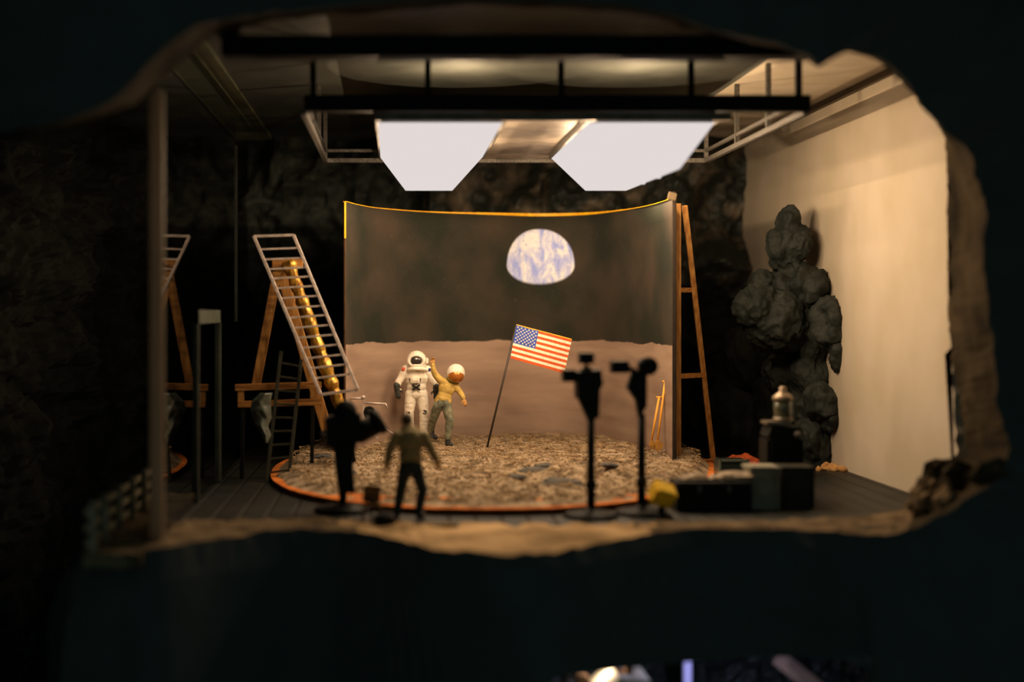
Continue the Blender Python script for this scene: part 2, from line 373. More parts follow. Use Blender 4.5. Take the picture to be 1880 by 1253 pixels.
# ------------------------------------------------------------------ lighting rig hung from the ceiling
rg = empty('lighting_rig', (2.6, 25.5, 6.92), 'large rectangular metal lighting frame hung from ceiling above the moon set', 'lighting rig')
Yf, Yb = 22.0, 29.0; xl, xr = -1.36, 6.45; zb, zt = 5.78, 6.03
bm = bmesh.new(); boxr(bm, xl, xr, Yf - .12, Yf + .08, zb, zt, .02); obj('front_beam', bm, m_dark, rg)
def rail_pair(a, b, wdt=.09):
    bm = bmesh.new(); a, b = Vector(a), Vector(b)
    bar(bm, a, b, wdt, wdt, up=(0, 0, 1)); bar(bm, a + Vector((0, 0, .2)), b + Vector((0, 0, .2)), wdt * .7, wdt * .7, up=(0, 0, 1)); return bm
obj('rear_beam', rail_pair((xl, Yb, zb + .0), (xr - .05, Yb, zb + .0)), m_alu, rg)
obj('side_beam', rail_pair((xl, Yf, zb), (xl, Yb, zb)), m_alu, rg)
obj('side_beam', rail_pair((xr - .05, Yf, zb), (xr - .05, Yb, zb)), m_alu, rg)
for x in (-1.22, .55, 2.61, 4.62, 6.28):
    bm = bmesh.new(); boxr(bm, x - .045, x + .045, Yf - .06, Yf + .03, zt, 6.92); obj('hanger', bm, m_dark, rg)
for x in (xl, xr - .05):
    for y in (24.2, 26.4, 29.0):
        bm = bmesh.new(); boxr(bm, x - .04, x + .04, y - .04, y + .04, zb, 6.92); obj('hanger', bm, m_alu, rg)
bm = bmesh.new(); boxr(bm, -.26, 5.3, Yf + .25, Yb - .05, zb + .02, zb + .08, .01)
boxr(bm, -.26, 5.3, Yf + .22, Yf + .30, zb - .10, zb + .12)
obj('panel', bm, mat('rig_panel', rgb(150, 138, 124), rgb(116, 106, 94), 3, .5, .2, 60, metal=.3), rg)
m_diff = bpy.data.materials.new('lit_diffuser'); m_diff.use_nodes = True
b_ = m_diff.node_tree.nodes['Principled BSDF']; b_.inputs['Base Color'].default_value = (0, 0, 0, 1); b_.inputs['Specular IOR Level'].default_value = 0
b_.inputs['Emission Color'].default_value = (.765, .69, .672, 1); b_.inputs['Emission Strength'].default_value = 1.0
for x0, x1, xa, xb, lab in ((.25, 1.12, -.23, 1.77, 'glowing white softbox hanging at left end of rig'), (3.60, 4.55, 3.12, 5.15, 'glowing white softbox hanging at right end of rig')):
    s = empty('softbox', ((x0 + x1) / 2, 25, 5.80), lab, 'lamp', 'softboxes under the lighting rig')
    bm = bmesh.new(); zt_, zl = 5.73, 4.95
    T = [(xa, 22.6), (xb, 22.6), (xb, 28.0), (xa, 28.0)]; B = [(x0, 22.5), (x1, 22.5), (x1 - (.19 if x0 > 2 else 0), 26.5), (x0, 26.5)]
    tv = [bm.verts.new((x, y, zt_)) for x, y in T]; bv = [bm.verts.new((x, y, zl)) for x, y in B]
    bm.faces.new(tv); bm.faces.new(bv[::-1])
    for i in range(4): bm.faces.new((tv[i], bv[i], bv[(i + 1) % 4], tv[(i + 1) % 4]))
    obj('diffuser', bm, m_diff, s)
    bm = bmesh.new(); e = .03
    boxr(bm, xa - e, xb + e, 22.56, 22.62, 5.70, 5.80); boxr(bm, xa - e, xb + e, 27.98, 28.04, 5.70, 5.80); boxr(bm, xa - e, xa, 22.6, 28.0, 5.70, 5.80); boxr(bm, xb, xb + e, 22.6, 28.0, 5.70, 5.80)
    obj('rim', bm, m_alu, s)
    if x0 > 2:
        for (v, y, h) in ((4.54, 24.0, .10), (4.47, 25.1, .09)): bm = bmesh.new(); boxr(bm, 4.15, v, y, y + .12, 4.95, 4.95 + h); obj('flap', bm, m_diff, s)
    bm = bmesh.new(); cx = (x0 + x1) / 2; lathe(bm, ((1.2 if x0 < 2 else 4.25), 24.5, 5.86), [(.16, 0), (.16, .2), (.22, .30), (.20, .31), (.14, .2), (.02, .18)], 20)
    obj('lamp_housing', bm, m_dark, s)

# ------------------------------------------------------------------ the moon stage
edge_px = [(497, 870), (522, 895), (600, 915), (700, 928), (800, 934), (950, 935), (1080, 929), (1200, 914), (1290, 888)]
edge = []
for a, b in edge_px:
    Y = 2.92 * F / (b - 575); edge.append(((a - 720) / F * Y, Y))
edge += [(6.2, 27.3), (6.1, 29.5), (5.2, 31.6), (3.2, 32.6), (.8, 32.2), (-1.2, 30.6), (-2.1, 28.4)]
e3 = resample([Vector((x, y, 0)) for x, y in edge], 8)
cxs = Vector((2.1, 26.6, 0))
stage = empty('stage_platform', (2.1, 26.6, FZ), 'low rounded stage covered with moon gravel and edged in orange cork', 'stage')
bm = bmesh.new(); n = len(e3)
tp = [bm.verts.new((p.x, p.y, -.25 + .012 * fbm(p, 2))) for p in e3]; bt = [bm.verts.new(((p.x - cxs.x) * .985 + cxs.x, (p.y - cxs.y) * .985 + cxs.y, FZ + .005)) for p in e3]
inn = [bm.verts.new(((p.x - cxs.x) * .90 + cxs.x, (p.y - cxs.y) * .90 + cxs.y, -.235)) for p in e3]
for i in range(n):
    j = (i + 1) % n; bm.faces.new((bt[i], bt[j], tp[j], tp[i])); bm.faces.new((tp[i], tp[j], inn[j], inn[i]))
bm.faces.new(inn); bm.faces.new(bt[::-1])
bmesh.ops.triangulate(bm, faces=[f for f in bm.faces if len(f.verts) > 4])
obj('cork_base', bm, m_cork, stage)
from mathutils import geometry
def GH(x, y):
    """height of the gravel"""
    d = min(max((y - 22.0) / 6.2, 0), 1); base = -.22 + .22 * d * d * (3 - 2 * d)
    lf = max(0, min(1, (2.4 - x) / 2.4)) * max(0, min(1, (y - 28.5) / 1.2)); base += .12 * lf
    base += .05 * fbm((x, y, 0), .9) + .035 * fbm((x, y, 4), 3.2)
    for cx, cy, r, h in ((2.45, 23.6, .55, .12), (3.3, 24.6, .5, .10), (1.2, 25.5, .8, .06), (4.3, 25.2, .7, .08)):
        q = math.hypot(x - cx, (y - cy) * .8) / r
        if q < 1.6: base += h * (math.exp(-((q - 1) ** 2) * 9) - 1.1 * math.exp(-q * q * 3))
    return base
bm = bmesh.new(); RN = 60; rings = []
for r in range(RN + 1):
    s = .015 + .955 * r / RN; row = []
    for i, p in enumerate(e3):
        wob = 1 + .02 * noise.noise(Vector((i * .35, 1, 0))) * (r / RN)
        x = cxs.x + (p.x - cxs.x) * s * wob; y = cxs.y + (p.y - cxs.y) * s * wob
        fz_ = min(1, (RN - r) / 5); h = GH(x, y); h = h * fz_ + (-.245) * (1 - fz_)
        row.append(bm.verts.new((x, y, h)))
    rings.append(row)
for r in range(RN):
    for i in range(n): bm.faces.new((rings[r][i], rings[r][(i + 1) % n], rings[r + 1][(i + 1) % n], rings[r + 1][i]))
bm.faces.new(rings[0])
obj('gravel_bed', bm, m_gravel, stage, False)
# loose pebbles nobody could count
ico = bmesh.new(); bmesh.ops.create_icosphere(ico, subdivisions=1, radius=1); ico.verts.ensure_lookup_table()
iv = [v.co.copy() for v in ico.verts]; ifc = [[v.index for v in f.verts] for f in ico.faces]; ico.free()
def inside(x, y, s=.93):
    q = [Vector(((p.x - cxs.x) * s + cxs.x, (p.y - cxs.y) * s + cxs.y)) for p in e3[::2]]; c = False; j = len(q) - 1
    for i in range(len(q)):
        if (q[i].y > y) != (q[j].y > y) and x < (q[j].x - q[i].x) * (y - q[i].y) / (q[j].y - q[i].y) + q[i].x: c = not c
        j = i
    return c
V_, Fc = [], []
cnt = 0
while cnt < 17000:
    y = random.uniform(21.3, 31.4); x = random.uniform(-2.2, 6.2)
    if not inside(x, y): continue
    cnt += 1; r = random.choice((.009, .012, .015, .019, .026)) * random.uniform(.7, 1.2); h = GH(x, y); b0 = len(V_)
    sx, sy, sz = r * random.uniform(.7, 1.3), r * random.uniform(.7, 1.3), r * random.uniform(.5, 1.0); a = random.random() * 6
    for v in iv:
        k = 1 + random.uniform(-.18, .18); X, Yv = v.x * sx * k, v.y * sy * k
        V_.append((x + X * math.cos(a) - Yv * math.sin(a), y + X * math.sin(a) + Yv * math.cos(a), h + sz * .35 + v.z * sz * k))
    Fc += [[b0 + t for t in f] for f in ifc]
me = bpy.data.meshes.new('pebbles'); me.from_pydata([(a - 2.1, b - 26.6, c - FZ) for a, b, c in V_], [], Fc); me.materials.append(m_pebble)
pb = bpy.data.objects.new('pebbles', me); COL.objects.link(pb); pb.parent = stage; pb['kind'] = 'stuff'
# grey moon stones showing in the hollows
for k, (px, py, s_) in enumerate(((985, 880, .26), (1030, 895, .30), (1000, 868, .16), (948, 888, .14), (590, 856, .16), (760, 880, .10), (640, 875, .12), (1120, 880, .12))):
    Y = 2.86 * F / (py - 575); x = (px - 720) / F * Y; bm = bmesh.new(); bmesh.ops.create_icosphere(bm, subdivisions=3, radius=1)
    for v in bm.verts:
        v.co *= 1 + .3 * fbm(v.co + Vector((k * 7, 0, 0)), 1.3); v.co = Vector((v.co.x * s_ * 1.25, v.co.y * s_ * 1.2, v.co.z * s_ * .38)) + Vector((x, Y, GH(x, Y) + s_ * .08))
    where = ('in front of the light stands', 'under the left light stand', 'behind the larger grey stones', 'left of the stone group', 'at far left of the stage', 'beside the standing man in green', 'behind the film camera', 'between the two light stands')[k]
    tag(obj('moon_stone', bm, mat('moon_stone_grey', rgb(88, 84, 78), rgb(60, 58, 54), 5, .9, .6, 12) if k == 0 else bpy.data.materials['moon_stone_grey'], None, False), 'flat dark grey stone on the gravel ' + where, 'stone', 'stones on the moon gravel')

# ------------------------------------------------------------------ painted backdrop
bk = [(635, 27.3), (660, 28.2), (700, 29.1), (790, 30.2), (900, 30.9), (990, 31.4), (1080, 30.9), (1150, 29.5), (1200, 28.0), (1237, 26.4)]
cv = [Vector(((a - 720) / F * Y, Y, 0)) for a, Y in bk]
def open_spline(p, n):
    p = [2 * p[0] - p[1]] + p + [2 * p[-1] - p[-2]]; o = []
    for i in range(1, len(p) - 2):
        p0, p1, p2, p3 = p[i - 1:i + 3]
        for k in range(n):
            t = k / n; o.append(.5 * ((2 * p1) + (p2 - p0) * t + (2 * p0 - 5 * p1 + 4 * p2 - p3) * t * t + (3 * p1 - p0 - 3 * p2 + p3) * t ** 3))
    return o + [p[-2]]
cs = open_spline(cv, 8); arc = [0]
for a, b in zip(cs, cs[1:]): arc.append(arc[-1] + (b - a).length)
SE = arc[5 * 8]                                       # arc length where the planet is painted
TOPZ = 4.81
def bd_mat():
    m = bpy.data.materials.new('painted_canvas'); m.use_nodes = True; nt = m.node_tree; N = nt.nodes; L = nt.links; b = N['Principled BSDF']
    b.inputs['Roughness'].default_value = .85; b.inputs['Specular IOR Level'].default_value = .15
    uv = N.new('ShaderNodeUVMap'); sp = N.new('ShaderNodeSeparateXYZ'); L.new(uv.outputs[0], sp.inputs[0])
    def math_(op, a, bb=None, c=None, clamp=False):
        n = N.new('ShaderNodeMath'); n.operation = op; n.use_clamp = clamp
        for i, x in enumerate((a, bb, c)):
            if x is None: continue
            if isinstance(x, (int, float)): n.inputs[i].default_value = x
            else: L.new(x, n.inputs[i])
        return n.outputs[0]
    def nz(scale, det=5, vec=None, rough=.5, st=None):
        n = N.new('ShaderNodeTexNoise'); n.inputs['Scale'].default_value = scale; n.inputs['Detail'].default_value = det; n.inputs['Roughness'].default_value = rough
        v = uv.outputs[0]
        if st:
            mp = N.new('ShaderNodeMapping'); mp.inputs['Scale'].default_value = st; L.new(v, mp.inputs[0]); v = mp.outputs[0]
        L.new(v, n.inputs['Vector']); return n.outputs['Fac']
    def mix(f, a, c):
        n = N.new('ShaderNodeMix'); n.data_type = 'RGBA'
        if isinstance(f, (int, float)): n.inputs[0].default_value = f
        else: L.new(f, n.inputs[0])
        for i, x in ((6, a), (7, c)):
            if isinstance(x, tuple): n.inputs[i].default_value = x
            else: L.new(x, n.inputs[i])
        return n.outputs[2]
    def ramp(f, p0, p1):
        return math_('DIVIDE', math_('SUBTRACT', f, p0), p1 - p0, clamp=True)
    U, V = sp.outputs[0], sp.outputs[1]
    sky = mix(ramp(nz(.7, 6), .38, .66), (.017, .021, .015, 1), (.050, .038, .027, 1))
    sky = mix(math_('MULTIPLY', ramp(nz(70, 2, st=(1, .5, 1)), .45, .75), .35), sky, (.085, .066, .05, 1))
    sky = mix(ramp(nz(9, 4), .70, .80), sky, (.10, .075, .055, 1))
    gnd = mix(ramp(nz(1.0, 6, st=(.5, 3, 1)), .35, .65), (.25, .17, .125, 1), (.37, .26, .19, 1))
    gnd = mix(math_('MULTIPLY', ramp(nz(60, 2), .45, .75), .3), gnd, (.42, .31, .235, 1))
    # horizon line, softly waving
    hz = math_('ADD', math_('MULTIPLY', nz(1.1, 4, st=(1, 0, 1)), .22), 1.95)
    col = mix(ramp(math_('SUBTRACT', V, hz), -.008, .012), gnd, sky)
    # the planet: round above, flattened and soft below
    du = math_('DIVIDE', math_('SUBTRACT', U, SE), .80); dv = math_('SUBTRACT', V, 3.72)
    up = math_('DIVIDE', math_('MAXIMUM', dv, 0.0), .80); dn = math_('DIVIDE', math_('MINIMUM', dv, 0.0), .43)
    r = math_('SQRT', math_('ADD', math_('MULTIPLY', du, du), math_('ADD', math_('MULTIPLY', up, up), math_('MULTIPLY', dn, dn))))
    soft = math_('ADD', math_('MULTIPLY', math_('MULTIPLY', dn, dn), -.12), .975)
    pm = math_('SUBTRACT', 1.0, math_('DIVIDE', math_('SUBTRACT', r, soft), math_('SUBTRACT', 1.02, soft), clamp=True))
    nn = N.new('ShaderNodeTexNoise'); nn.inputs['Scale'].default_value = 2.0; nn.inputs['Detail'].default_value = 8; nn.inputs['Roughness'].default_value = .62; nn.inputs['Distortion'].default_value = .9
    mp = N.new('ShaderNodeMapping'); mp.inputs['Scale'].default_value = (2.0, .9, 1); mp.inputs['Rotation'].default_value = (0, 0, .3); L.new(uv.outputs[0], mp.inputs[0]); L.new(mp.outputs[0], nn.inputs['Vector'])
    pl = mix(ramp(nn.outputs['Fac'], .38, .58), (.34, .42, .90, 1), (.84, .86, .92, 1))
    pl = mix(ramp(nz(14, 3), .58, .75), pl, (.30, .36, .70, 1))
    col = mix(pm, col, pl)
    L.new(col, b.inputs['Base Color'])
    bp = N.new('ShaderNodeBump'); bp.inputs['Strength'].default_value = .35; bp.inputs['Distance'].default_value = .01; L.new(nz(55, 3), bp.inputs['Height']); L.new(bp.outputs[0], b.inputs['Normal'])
    return m
bd = empty('painted_backdrop', (2.6, 31.2, 0), 'tall curved backdrop painted with dark sky, moon ground and a rising planet', 'backdrop')
bm = bmesh.new(); uvl = bm.loops.layers.uv.new('UVMap')
def nrm(i):
    a = cs[max(0, i - 1)]; b = cs[min(len(cs) - 1, i + 1)]; t = (b - a).normalized(); return Vector((-t.y, t.x, 0))
nz_ = 14; g1, g2 = [], []
for i, p in enumerate(cs):
    wv = .012 * noise.noise(Vector((arc[i] * 1.3, 0, 0)))
    g1.append([bm.verts.new((p.x, p.y, -.3 + (TOPZ + wv + .3) * j / nz_)) for j in range(nz_ + 1)])
    q = p + nrm(i) * .05
    g2.append([bm.verts.new((q.x, q.y, -.3 + (TOPZ + wv + .3) * j / nz_)) for j in range(nz_ + 1)])
def fuv(f, idx, mi=0):
    f.material_index = mi
    for l, (i, z) in zip(f.loops, idx): l[uvl].uv = (arc[i], z)
for i in range(len(cs) - 1):
    for j in range(nz_):
        zz = lambda q: -.3 + (TOPZ + .3) * q / nz_
        f = bm.faces.new((g1[i][j], g1[i + 1][j], g1[i + 1][j + 1], g1[i][j + 1])); fuv(f, ((i, zz(j)), (i + 1, zz(j)), (i + 1, zz(j + 1)), (i, zz(j + 1))))
        f = bm.faces.new((g2[i][j], g2[i][j + 1], g2[i + 1][j + 1], g2[i + 1][j])); f.material_index = 1
    f = bm.faces.new((g1[i][nz_], g1[i + 1][nz_], g2[i + 1][nz_], g2[i][nz_])); f.material_index = 1
    f = bm.faces.new((g1[i][0], g2[i][0], g2[i + 1][0], g1[i + 1][0])); f.material_index = 1
for i in (0, len(cs) - 1):
    for j in range(nz_):
        f = bm.faces.new((g1[i][j], g1[i][j + 1], g2[i][j + 1], g2[i][j])); f.material_index = 1
m_board = mat('backing_board', rgb(84, 58, 34), rgb(60, 42, 26), 4, .85)
obj('canvas', bm, [bd_mat(), m_board], bd, True)
bm = bmesh.new()
for i in range(len(cs) - 1):
    a = cs[i] + nrm(i) * .02; b = cs[i + 1] + nrm(i + 1) * .02
    th = .012 + .05 * math.exp(-((arc[i] - SE) / 2.1) ** 2)
    bar(bm, (a.x, a.y, TOPZ + th / 2 - .004), (b.x, b.y, TOPZ + th / 2 - .004), .07, th, up=(0, 0, 1), bevel=0)
a = cs[0]; bar(bm, (a.x - .015, a.y, 4.1), (a.x - .015, a.y, TOPZ), .035, .05)
obj('edge_trim', bm, m_yellow, bd)
bm = bmesh.new(); a = cs[-1]; box(bm, (a.x + .0, a.y - .03, TOPZ / 2 - .08), (.06, .04, TOPZ + .38), Euler((0, 0, .1)), .004)
obj('edge_board', bm, mat('dark_edge_board', rgb(44, 34, 24), rgb(30, 24, 18), 4, .85), bd)
bm = bmesh.new(); box(bm, (a.x - .05, a.y - .10, TOPZ + .02), (.16, .05, .14), Euler((0, .25, .1)), .01); 
obj('corner_clip', bm, mat('pale_tape', rgb(96, 82, 60), rough=.8), bd)

# timber brace at the right of the backdrop
def timber(name, a, b, w, d, parent, m=m_wood): 
    bm = bmesh.new(); bar(bm, a, b, w, d); return obj(name, bm, m, parent)
P = W(1246, 850, 27.4)
br = empty('timber_brace', (P.x, P.y, FZ), 'orange pine A-frame brace standing behind right edge of the painted backdrop', 'brace')
p = lambda x, y, Y=27.0: W(x, y, Y)
timber('post', p(1245, 374), Vector((p(1245, 840).x, 27.0, FZ)), .10, .07, br)
timber('sloping_leg', p(1257, 378), p(1310, 852, 28.2), .10, .07, br)
timber('rung', p(1247, 533), p(1270, 533, 27.4), .09, .06, br, m_woodh)
timber('rung', p(1248, 691), p(1291, 689, 27.8), .09, .06, br, m_woodh)
timber('foot_rail', p(1250, 858, 27.0), p(1318, 845, 28.2), .10, .08, br, m_woodh)

# shovels leaning on the backdrop
def shovel(top, base, lab, wd_):
    t, b = W(*top), W(*base); s = empty('shovel', b, lab, 'shovel', 'shovels leaning on the backdrop')
    bm = bmesh.new(); cone(bm, t, b + (t - b) * .12, .022, .022, 10); cone(bm, t - Vector((.05, 0, 0)), t + Vector((.05, 0, 0)), .02, .02, 8); obj('handle', bm, mat('tool_yellow', rgb(225, 160, 60), rough=.6), s, True)
    bm = bmesh.new(); d = (t - b); q = b + d * .14
    prism(bm, [(q.x - .03, q.z), (q.x + .03, q.z), (q.x + wd_, q.z - .08), (q.x + wd_ * .7, b.z + .02), (q.x, b.z - .04), (q.x - wd_ * .8, b.z + .02), (q.x - wd_, q.z - .08)], q.y - .06, q.y - .035)
    obj('blade', bm, mat('tool_blade', rgb(190, 140, 60), rgb(140, 100, 50), 8, .5), s)
shovel((1221, 701, 27.2), (1205, 826, 26.9), 'longer yellow-handled shovel leaning at backdrop right edge', .10)
shovel((1210, 730, 27.1), (1194, 822, 26.9), 'shorter thin yellow-handled shovel just left of the longer one', .06)

# ------------------------------------------------------------------ flag
fb_, ft = W(893, 822, 28.45), W(948, 598, 28.45)
fg = empty('flag', (fb_.x, fb_.y, 0), 'small stars and stripes flag on a leaning thin pole planted in gravel', 'flag')
bm = bmesh.new(); cone(bm, fb_ - Vector((0, 0, .06)), ft, .021, .021, 12); obj('pole', bm, mat('pole_grey', rgb(70, 64, 58), rough=.5, metal=.3), fg, True)
m_fw = mat('flag_cream', rgb(250, 236, 214), rgb(236, 218, 190), 20, .8); m_fr = mat('flag_red', rgb(214, 96, 46), rgb(196, 80, 36), 20, .8); m_fb = mat('flag_blue', rgb(58, 92, 190), rgb(48, 76, 168), 20, .8)
cTL, cTR, cBR, cBL = (948, 597), (1050, 624), (1036, 686), (937, 658)
bm = bmesh.new(); NU, NV = 40, 13
def fpt(u, v, off=0):
    x = (1 - v) * ((1 - u) * cTL[0] + u * cTR[0]) + v * ((1 - u) * cBL[0] + u * cBR[0]); y = (1 - v) * ((1 - u) * cTL[1] + u * cTR[1]) + v * ((1 - u) * cBL[1] + u * cBR[1])
    q = W(x, y, 28.43); q.y += .035 * math.sin(u * 7 + v) * u + off; return q
for side, off in ((0, -.012), (1, .012)):
    g = [[bm.verts.new(fpt(i / NU, j / NV, off)) for j in range(NV + 1)] for i in range(NU + 1)]
    for i in range(NU):
        for j in range(NV):
            f = bm.faces.new((g[i][j], g[i + 1][j], g[i + 1][j + 1], g[i][j + 1])); f.material_index = 2 if (i < 16 and j < 7) else (1 if j % 2 == 0 else 0)
    if side == 0: g0 = g
    else:
        ed = [(i, 0) for i in range(NU)] + [(NU, j) for j in range(NV)] + [(i, NV) for i in range(NU, 0, -1)] + [(0, j) for j in range(NV, 0, -1)]
        for (a, b), (c, d) in zip(ed, ed[1:] + ed[:1]): bm.faces.new((g0[a][b], g0[c][d], g[c][d], g[a][b]))
for r in range(9):
    for c in range(6 if r % 2 == 0 else 5):
        u = (.4 / 12) * (1 + 2 * c + (r % 2)); v = (7 / 13) / 10 * (r + 1)
        for off in (-.016, .016):
            ce = fpt(u, v, off); vs = []
            for k in range(10):
                R = .022 if k % 2 == 0 else .010; a = PI / 2 + k * PI / 5 + .25
                vs.append(bm.verts.new(ce + Vector((R * math.cos(a), 0, R * math.sin(a)))))
            f = bm.faces.new(vs); f.material_index = 0
obj('cloth', bm, [m_fw, m_fr, m_fb], fg)
bm = bmesh.new(); cone(bm, fpt(0, 0), fpt(1, 0), .014, .014, 8); obj('top_rod', bm, m_yellow, fg)

# ------------------------------------------------------------------ people
m_skin = mat('skin', rgb(214, 166, 100), rgb(190, 138, 78), 9, .6)
def hand(bm, w, d, side, s=1.0, curl=.5, palm_n=Vector((0, 1, 0))):
    """palm and five fingers; w wrist, d direction, side +1/-1 thumb side along local x"""
    w, d = Vector(w), Vector(d).normalized(); x = palm_n.cross(d).normalized() * side; nn = palm_n
    c = w + d * .055 * s
    q = Matrix((x, nn, d)).transposed().to_euler(); ball(bm, c, (.045 * s, .02 * s, .052 * s), q)
    for k, (o, ln) in enumerate(((-.030, .060), (-.010, .075), (.010, .080), (.030, .070))):
        b0 = w + d * .09 * s + x * o * s; k1 = b0 + (d + nn * curl * .4) .normalized() * ln * .5 * s; k2 = k1 + (d + nn * curl * 1.6).normalized() * ln * .5 * s
        limb(bm, [(*b0, .0105 * s), (*k1, .0100 * s), (*k2, .0085 * s)])
    b0 = w + d * .03 * s + x * .035 * s; k1 = b0 + (d * .7 + x * .8).normalized() * .035 * s; k2 = k1 + (d + x * .2 + nn * .3).normalized() * .03 * s
    limb(bm, [(*b0, .013 * s), (*k1, .012 * s), (*k2, .010 * s)])
def shoe(bm, a, d, L=.25, w=.05, h=.05):
    a = Vector(a); d = Vector(d).normalized(); b = a + d * (L - .09)
    ball(bm, a + Vector((0, 0, h * .8)), (w, w * 1.1, h * .95)); limb(bm, [(a.x, a.y, a.z + h * .6, w * .85), (b.x, b.y, b.z + h * .5, w * .8)]);

# astronaut in white
A = Vector(W(765, 806, 28.95)); A.z = GH(A.x, A.y) - .02
as_ = empty('person', A, 'person in white spacesuit with dark visor and grey gloves, before the backdrop', 'person')
bm = bmesh.new()
ball(bm, (0, .02, 1.30), (.235, .165, .24)); ball(bm, (0, .01, 1.46), (.235, .17, .12)); ball(bm, (0, .01, 1.12), (.205, .15, .16)); ball(bm, (0, .01, .98), (.225, .155, .14))
ball(bm, (0, .02, 1.665), (.20, .20, .19)); ball(bm, (0, .01, 1.50), (.225, .17, .11)); limb(bm, [(0, .02, 1.48, .18), (0, .02, 1.6, .18)])
torus(bm, (0, -.005, 1.515), .175, .035, Euler((PI / 2 - .25, 0, 0)))
torus(bm, (0, -.01, 1.45), .20, .030, Euler((PI / 2 - .2, 0, 0)))
limb(bm, [(-.215, .02, 1.47, .095), (-.30, .02, 1.32, .085), (-.375, -.01, 1.20, .074), (-.405, -.05, 1.12, .062)])
limb(bm, [(.215, .02, 1.46, .095), (.30, .02, 1.32, .085), (.36, -.01, 1.20, .074), (.39, -.04, 1.10, .060)])
limb(bm, [(-.11, .01, .96, .13), (-.155, -.01, .60, .098), (-.14, .02, .24, .082), (-.14, .02, .10, .08)])
limb(bm, [(.11, .01, .96, .13), (.155, -.02, .60, .100), (.135, .02, .26, .078), (.14, .02, .10, .08)])
hand(bm, (-.40, -.05, 1.11), (.12, -.05, -1), -1, 1.2, .4); hand(bm, (.39, -.04, 1.09), (0, -.05, -1), 1, 1.2, .4)
def suitbump(p): return .006 * fbm(p, 9) + .0015 * math.sin(p.z * 60 + 5 * fbm(p, 3)) * (1 if p.z < 1.6 else 0)
body = melt('body', bm, m_white, as_, .0095, 5, None, False)
for v, n_ in [(v, v.normal.copy()) for v in body.data.vertices]:
    if abs(v.co.x) > .02 and v.co.z < 1.5: v.co += n_ * suitbump(v.co)
bm = bmesh.new(); torus(bm, (-.012, -.165, 1.652), .135, .032, Euler((.12, 0, 0)), sx=1.12, sz=.85); obj('visor_ring', bm, m_white, as_, True, False)
bm = bmesh.new(); ball(bm, (-.012, -.15, 1.652), (.130, .062, .098)); obj('visor', bm, mat('dark_visor', rgb(70, 62, 56), rgb(40, 36, 32), 8, .18, spec=.8), as_, True, False)
bm = bmesh.new(); box(bm, (-.03, -.165, 1.255), (.17, .07, .115), None, .015); box(bm, (-.03, -.205, 1.27), (.12, .02, .06), None, .005)
obj('chest_pack', bm, m_white, as_, False, False)
bm = bmesh.new(); box(bm, (-.145, -.165, 1.275), (.018, .05, .055)); box(bm, (.072, -.170, 1.272), (.018, .05, .055)); 
for a_ in (.6, -.6): box(bm, (-.015, -.172, 1.115), (.20, .035, .034), Euler((.05, a_, 0)), .008)
obj('hose_fittings', bm, m_ink, as_, False, False)
bm = bmesh.new()
for dx, dz in ((0, .03), (.015, 0), (-.01, -.03)): box(bm, (.165 + dx, -.105, .61 + dz), (.07, .03, .018), Euler((0, .3, 0)), .003)
obj('knee_mark', bm, m_ink, as_, False, False); bm = bmesh.new()
for dx, dz in ((0, .01), (.01, -.015)): box(bm, (-.165 + dx, -.098, .60 + dz), (.05, .03, .018), Euler((0, -.2, 0)), .003)
obj('knee_mark', bm, m_ink, as_, False, False)
bm = bmesh.new(); ball(bm, (-.268, -.045, 1.475), (.042, .035, .048)); obj('shoulder_patch', bm, mat('red_patch', rgb(206, 92, 62), rough=.7), as_, True, False)['label'] = 'red shoulder patch'
bm = bmesh.new(); box(bm, (.262, -.068, 1.47), (.05, .02, .06), Euler((0, .3, .3)), .004); obj('shoulder_patch', bm, mat('navy_patch', rgb(34, 40, 110), rough=.7), as_, False, False)['label'] = 'blue shoulder patch'
bm = bmesh.new(); limb(bm, [(-.402, -.047, 1.15, .072), (-.40, -.05, 1.09, .066)]); hand(bm, (-.402, -.05, 1.10), (.14, -.05, -1), -1, 1.38, .4)
melt('glove', bm, m_glove, as_, .008, 3, None, False)
bm = bmesh.new(); limb(bm, [(.39, -.04, 1.13, .066), (.39, -.04, 1.07, .062)]); hand(bm, (.39, -.04, 1.08), (0, -.05, -1), 1, 1.32, .4)
melt('glove', bm, m_glove, as_, .008, 3, None, False)
for sx in (-.14, .14):
    bm = bmesh.new(); limb(bm, [(sx, .02, .16, .088), (sx, .02, .07, .085), (sx * 1.1, -.10, .06, .075)]); melt('boot', bm, m_white, as_, .012, 3, None, False)
bm = bmesh.new(); box(bm, (0, .24, 1.35), (.40, .18, .58), None, .04); obj('backpack', bm, m_white, as_, False, False)
bm = bmesh.new(); box(bm, (.212, -.01, 1.65), (.05, .12, .12), None, .015); obj('helmet_hinge', bm, m_white, as_, False, False)

